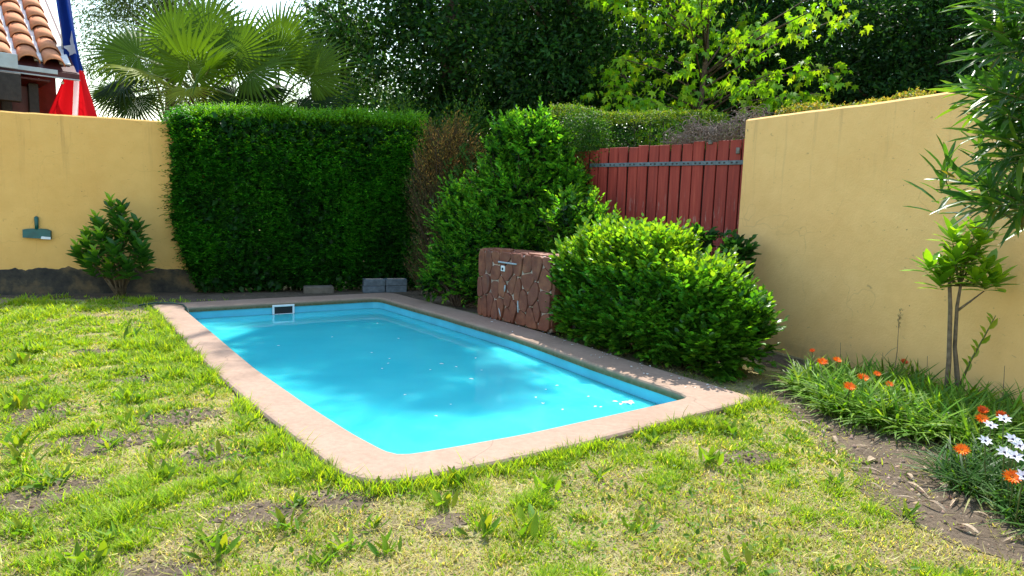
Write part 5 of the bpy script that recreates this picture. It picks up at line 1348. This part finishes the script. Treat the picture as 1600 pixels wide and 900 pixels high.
scat = [(-4.17, 5.68), (-3.13, 4.5), (-3.76, 5.98), (-2.45, 4.3), (-2.06, 2.8), (-1.65, 2.74), (-1.51, 3.75), (-.51, 2.73), (-.65, 2.75), (-.96, 3.16), (-2.04, 3.86), (-2.34, 4.91), (-1.66, 3.69), (-1.0, 2.9), (-.76, 2.59), (-1.82, 3.45), (1.92, 4.34), (-2.34, 3.83), (-.24, 3.45), (.23, 3.41), (-1.66, 4.31), (-2.2, 4.9), (-.61, 2.93),
        (-2.9, 5.2), (-3.2, 5.4), (-2.7, 4.75), (-3.6, 5.1), (-4.6, 6.6), (-3.9, 6.8), (-4.9, 7.4), (-4.3, 7.6), (-2.6, 3.5), (-2.3, 3.3), (-1.4, 3.3), (-2.6, 4.1), (-3.0, 4.0), (1.5, 4.45), (1.2, 3.9), (.5, 3.6), (.6, 3.0), (-1.15, 2.65), (-3.5, 4.8), (-5.4, 7.0), (-3.3, 6.2), (-4.4, 6.1)]
for k, (x, y) in enumerate(scat): put_weed(x + random.uniform(-.03, .03), y + random.uniform(-.03, .03), random.uniform(.8, 1.35) * (1.15 if x < -1.8 else 1), k * 2 + 1, 'small green broad-leaved weed among the lawn grass', WG)

# ------------------------------------------------------------------ flower bed by the right wall
def flower(parent, pos, tip, r, npet, colp, centre, L=None, cone=.35, sep=.0):
    pos = Vector(pos); tip = Vector(tip)
    ax = (tip - pos).normalized() * .4 + Vector((random.uniform(-.3, .1), -.55, .75)); ax.normalize()
    MB().tube([pos, pos.lerp(tip, .5) + Vector((random.uniform(-.02, .02), 0, .02)), tip], [.004, .0035, .003], 5).build('flower_stem', M['green_stem'], parent)
    u_ = ax.orthogonal().normalized(); v_ = ax.cross(u_); P, D, N = [], [], []
    for lay in range(2):
        for j in range(npet):
            a = 2 * math.pi * (j + .5 * lay) / npet + random.uniform(-.08, .08); s = u_ * math.cos(a) + v_ * math.sin(a)
            P.append(tip + ax * (.002 * lay)); D.append(s + ax * (cone + .18 * lay)); N.append(ax)
        if sep: break
    n = len(P)
    V, F, Cc = leaf_arrays(np.array(P), np.array(D), np.array(N), r * rng.uniform(.9, 1.08, n), np.full(n, r * 2 * math.pi / npet * (.74 if npet > 10 else .56)), palette(n, colp, None, .10), 'oval')
    fo = obj('flower_head', np_mesh('flower_head', V, F, Cc), M['petal'], parent)
    MB().tube([tip - ax * .004, tip + ax * .006, tip + ax * .010], [r * .13, r * .15, r * .06], 8).build('flower_centre', M[centre], fo, True)
ORG = [(.85, .20, .004), (.90, .27, .006), (.78, .15, .004)]; WHT = [(.70, .72, .82), (.78, .78, .84)]
RED = [(.55, .08, .008), (.65, .12, .01)]
def clump(c, rx, ry, n, L, label, cols, flowers=(), tpl='strap', W=.016, name='flowering_clump'):
    r_ = root(name, (*c, 0), label, 'plant', 'strap-leaved plants in the flower bed')
    a = rng.random(n) * 6.28; rr = np.sqrt(rng.random(n)); P = np.c_[c[0] + np.cos(a) * rr * rx, c[1] + np.sin(a) * rr * ry, np.zeros(n)]
    b = rng.random(n) * 6.28; le = rng.uniform(.25, 1.5, n); D = np.c_[np.cos(b) * le + np.cos(a) * rr * .5, np.sin(b) * le + np.sin(a) * rr * .5 - .15, np.ones(n)]
    lv = Leaves(); LL = L * rng.uniform(.55, 1.25, n)
    lv.add(P, D, UP * .9 + np.c_[-np.cos(b), -np.sin(b), np.zeros(n)] * .8 + rdir(n) * .2, LL, W * rng.uniform(.7, 1.3, n), palette(n, cols, None, .2), tpl)
    k = n // 7; P2 = P[:k].copy(); P2[:, 2] = .01
    lv.add(P2, np.c_[np.cos(b[:k]), np.sin(b[:k]), rng.uniform(.05, .5, k)], np.tile(UP, (k, 1)), LL[:k], np.full(k, W), palette(k, [(.30, .24, .12), (.22, .19, .08)], None, .2), tpl)
    lv.build('leaves', M['leaf'], r_)
    for tip, rad, kind in flowers:
        base = Vector((c[0] + (tip[0] - c[0]) * .75, c[1] + (tip[1] - c[1]) * .75, .02))
        if kind == 'o': flower(r_, base, tip, rad, 15, ORG, 'flower_centre')
        elif kind == 'r': flower(r_, base, tip, rad, 12, RED, 'flower_centre', cone=1.0)
        else: flower(r_, base, tip, rad * 1.05, 7, WHT, 'daisy_centre', cone=.3, sep=1)
SC = [(.11, .175, .022), (.16, .23, .026), (.075, .125, .018), (.22, .27, .045)]
clump((2.60, 5.52), .22, .24, 630, .31, 'strap-leaved clump with two orange flowers at the left end of the bed', SC, [((2.50, 5.36, .31), .048, 'o'), ((2.66, 5.45, .31), .042, 'o'), ((2.53, 5.62, .34), .035, 'r')])
clump((2.62, 4.98), .25, .26, 690, .31, 'strap-leaved clump with two orange flowers on the front of the bed', SC, [((2.46, 4.82, .25), .050, 'o'), ((2.68, 5.06, .26), .052, 'o')])
clump((2.85, 5.30), .30, .30, 690, .31, 'strap-leaved clump with faded orange flowers in the middle of the bed', SC, [((2.87, 5.22, .26), .035, 'o'), ((2.79, 4.9, .26), .034, 'o')])
clump((3.18, 5.62), .32, .26, 540, .31, 'strap-leaved clump with a dull red flower close to the wall', SC, [((3.26, 5.55, .28), .046, 'r')])
clump((2.90, 4.70), .32, .30, 720, .31, 'flowerless strap-leaved clump in the front middle of the bed', SC)
clump((3.22, 5.0), .30, .28, 630, .31, 'strap-leaved clump around the stems of the young tree', SC)
clump((3.20, 4.45), .32, .28, 690, .31, 'strap-leaved clump with red-orange flowers at the right of the bed', SC, [((3.0, 4.21, .27), .05, 'r'), ((3.04, 4.1, .27), .05, 'r'), ((2.97, 4.16, .24), .045, 'o')])
clump((3.50, 4.85), .26, .30, 450, .31, 'strap-leaved clump right of the young tree, against the wall', SC)
clump((2.80, 3.62), .36, .36, 930, .26, 'dark clump with white daisies and orange flowers at the right edge', [(.04, .085, .02), (.06, .11, .022), (.03, .065, .018)],
      [((2.92, 3.91, .32), .042, 'w'), ((2.75, 3.78, .32), .040, 'w'), ((2.53, 3.5, .32), .036, 'w'), ((2.51, 3.33, .32), .042, 'w'), ((2.5, 3.25, .33), .042, 'w'), ((2.68, 3.51, .33), .040, 'w'), ((2.37, 3.01, .32), .038, 'w'), ((2.62, 3.38, .34), .04, 'w'), ((2.44, 3.54, .25), .045, 'o'), ((2.44, 3.17, .25), .048, 'o')], W=.010)
clump((2.72, 3.15), .26, .24, 480, .22, 'dark low leaf clump below the white daisies at the right edge', [(.04, .085, .02), (.06, .11, .022)], W=.010)
# thin dry grass stalks along the wall
for k, (x, y, h, lab) in enumerate([(3.42, 5.95, .62, 'tall thin seeding grass stalk against the right wall'), (3.0, 6.1, .34, 'short thin grass stalk near the left end of the bed'), (3.28, 5.9, .3, 'short thin grass stalk left of the tall one'), (3.5, 5.62, .34, 'thin bare stalk between red flower and young tree'), (3.66, 4.95, .42, 'thin bare stalk right of the young tree')]):
    g_ = root('grass_stalk', (x, y, 0), lab, 'grass stalk')
    MB().tube([(x, y, -.02), (x + .008, y, h * .5), (x - .005, y, h)], [.0035, .003, .0018], 5).build('stalk', M['pale_bark'], g_)
    if k == 0:
        n = 40; z = rng.uniform(h * .82, h * 1.08, n); P = np.c_[np.full(n, x) + rng.normal(0, .008, n), np.full(n, y), z]
        Leaves().add(P, rdir(n) * .6 + UP, rdir(n), np.full(n, .03), np.full(n, .006), palette(n, [(.30, .25, .12)], None, .2), 'diamond').build('seed_head', M['dry_stem'], g_)
        Leaves().add(np.array([[x, y, .34]]), np.array([[-.9, -.2, -.45]]), np.array([[0, -.3, 1.0]]), [.16], [.006], np.array([[.22, .2, .09]]), 'strap').build('leaf', M['dry_stem'], g_)

# ------------------------------------------------------------------ fallen leaves and petals
def curl_mesh(L, W, bend, tw):
    v = []; f = []; k = 6
    for i in range(k + 1):
        t = i / k; w = W * math.sin(math.pi * min(.97, max(.06, t))) ** .6 * .5; z = bend * L * math.sin(math.pi * t); a = tw * (t - .5)
        for s in (-1, 0, 1): v.append((s * w * math.cos(a), t * L - L / 2, .006 + z + abs(s) * w * .5 + s * w * math.sin(a)))
    f = [(i * 3 + j, i * 3 + j + 1, i * 3 + j + 4, i * 3 + j + 3) for i in range(k) for j in range(2)]
    return MB().add(v, f).mesh('fallen_leaf')
fm = [curl_mesh(L, W, b, t) for L, W, b, t in ((.16, .026, .10, .8), (.11, .03, .18, -.6), (.20, .022, .06, 1.2), (.09, .035, .12, .4))]
for q in fm: q.materials.append(M['dry_leaf'])
drops = [(2.03, 4.55), (2.15, 4.35), (2.05, 4.1), (2.22, 4.0), (2.13, 3.82), (2.3, 3.75), (2.25, 3.58), (2.42, 3.62), (2.12, 3.45), (2.2, 3.35), (2.35, 3.42), (2.06, 3.28), (2.4, 3.28), (2.02, 3.6), (2.3, 4.25), (2.48, 3.9), (1.95, 3.95), (2.2, 3.1), (2.36, 3.02), (2.1, 4.7)]
for k, (x, y) in enumerate(drops):
    o = bpy.data.objects.new('fallen_leaf', fm[k % 4]); o.location = (x, y, .008); o.rotation_euler = (random.uniform(-.12, .12), random.uniform(-.1, .1), random.uniform(0, 6.28)); s = random.uniform(.4, 1.15); o.scale = (s * random.uniform(.6, 1.2), s, s)
    C.objects.link(o); tag(o, 'pale dry curled leaf on the bare soil before the flower bed', 'leaf', 'dry leaves on the bare soil')
leaf_mat('dry_petal', .6, .2, .2, (1, 1, 1))
pm = []
for L, W in ((.035, .022), (.026, .02), (.05, .03)):
    q = one_leaf_mesh('petal', 'oval', L, W, (.72, .72, .66)); q.materials.append(M['dry_petal']); pm.append(q)
fl_pts = [(-1.77, 8.85), (-2.07, 7.85), (-2.5, 7.28), (-1.45, 7.09), (-1.22, 6.82), (-1.19, 6.63), (-1.33, 7.89), (-1.22, 6.42), (-.7, 6.67), (-.75, 6.43), (-.54, 6.58), (-.37, 6.12), (-.35, 7.0), (-.28, 6.46), (-.87, 5.52), (-.46, 5.29), (-.53, 4.98), (.33, 5.83), (.28, 5.39), (.69, 5.67), (.72, 5.38), (.76, 5.37), (.23, 5.6), (.44, 5.27), (.45, 5.99)]
for k, (x, y) in enumerate(fl_pts):
    o = bpy.data.objects.new('floating_petal', pm[2 if k in (8, 11, 18) else k % 2]); o.location = (x, y, WATER_Z + .003); o.rotation_euler = (0, 0, random.uniform(0, 6.28)); C.objects.link(o)
    tag(o, 'small whitish petal floating on the pool water', 'petal', 'petals floating on the pool')
cl_ = Leaves(); n = 14; a = rng.random(n) * 6.28
cl_.add(np.c_[.99 + rng.normal(0, .04, n), 5.50 + rng.normal(0, .025, n), np.full(n, WATER_Z + .004)], np.c_[np.cos(a), np.sin(a), np.full(n, .1)], np.tile(UP, (n, 1)), np.full(n, .05), np.full(n, .03), palette(n, [(.72, .74, .70)], None, .1), 'oval')
o = cl_.build('petal_raft', M['dry_petal']); del o['kind']; tag(o, 'little raft of white petals floating in the near right pool corner', 'petals')
for k in range(58):
    i = random.randint(NS[0] + NS[1] + 26, NS[0] + NS[1] + NS[2] - 3); w_ = random.betavariate(1.3, 3.2)
    p = outer[i] * (1 - w_) + inner[i] * w_
    o = bpy.data.objects.new('fallen_petal', pm[k % 2]); o.location = (p[0], p[1], .056); s = random.uniform(.6, 1.1); o.scale = (s, s, s); o.rotation_euler = (random.uniform(-.1, .1), 0, random.uniform(0, 6.28)); C.objects.link(o)
    tag(o, 'tiny pale petal fallen on the shaded pool rim under the bush', 'petal', 'petals fallen on the pool rim')
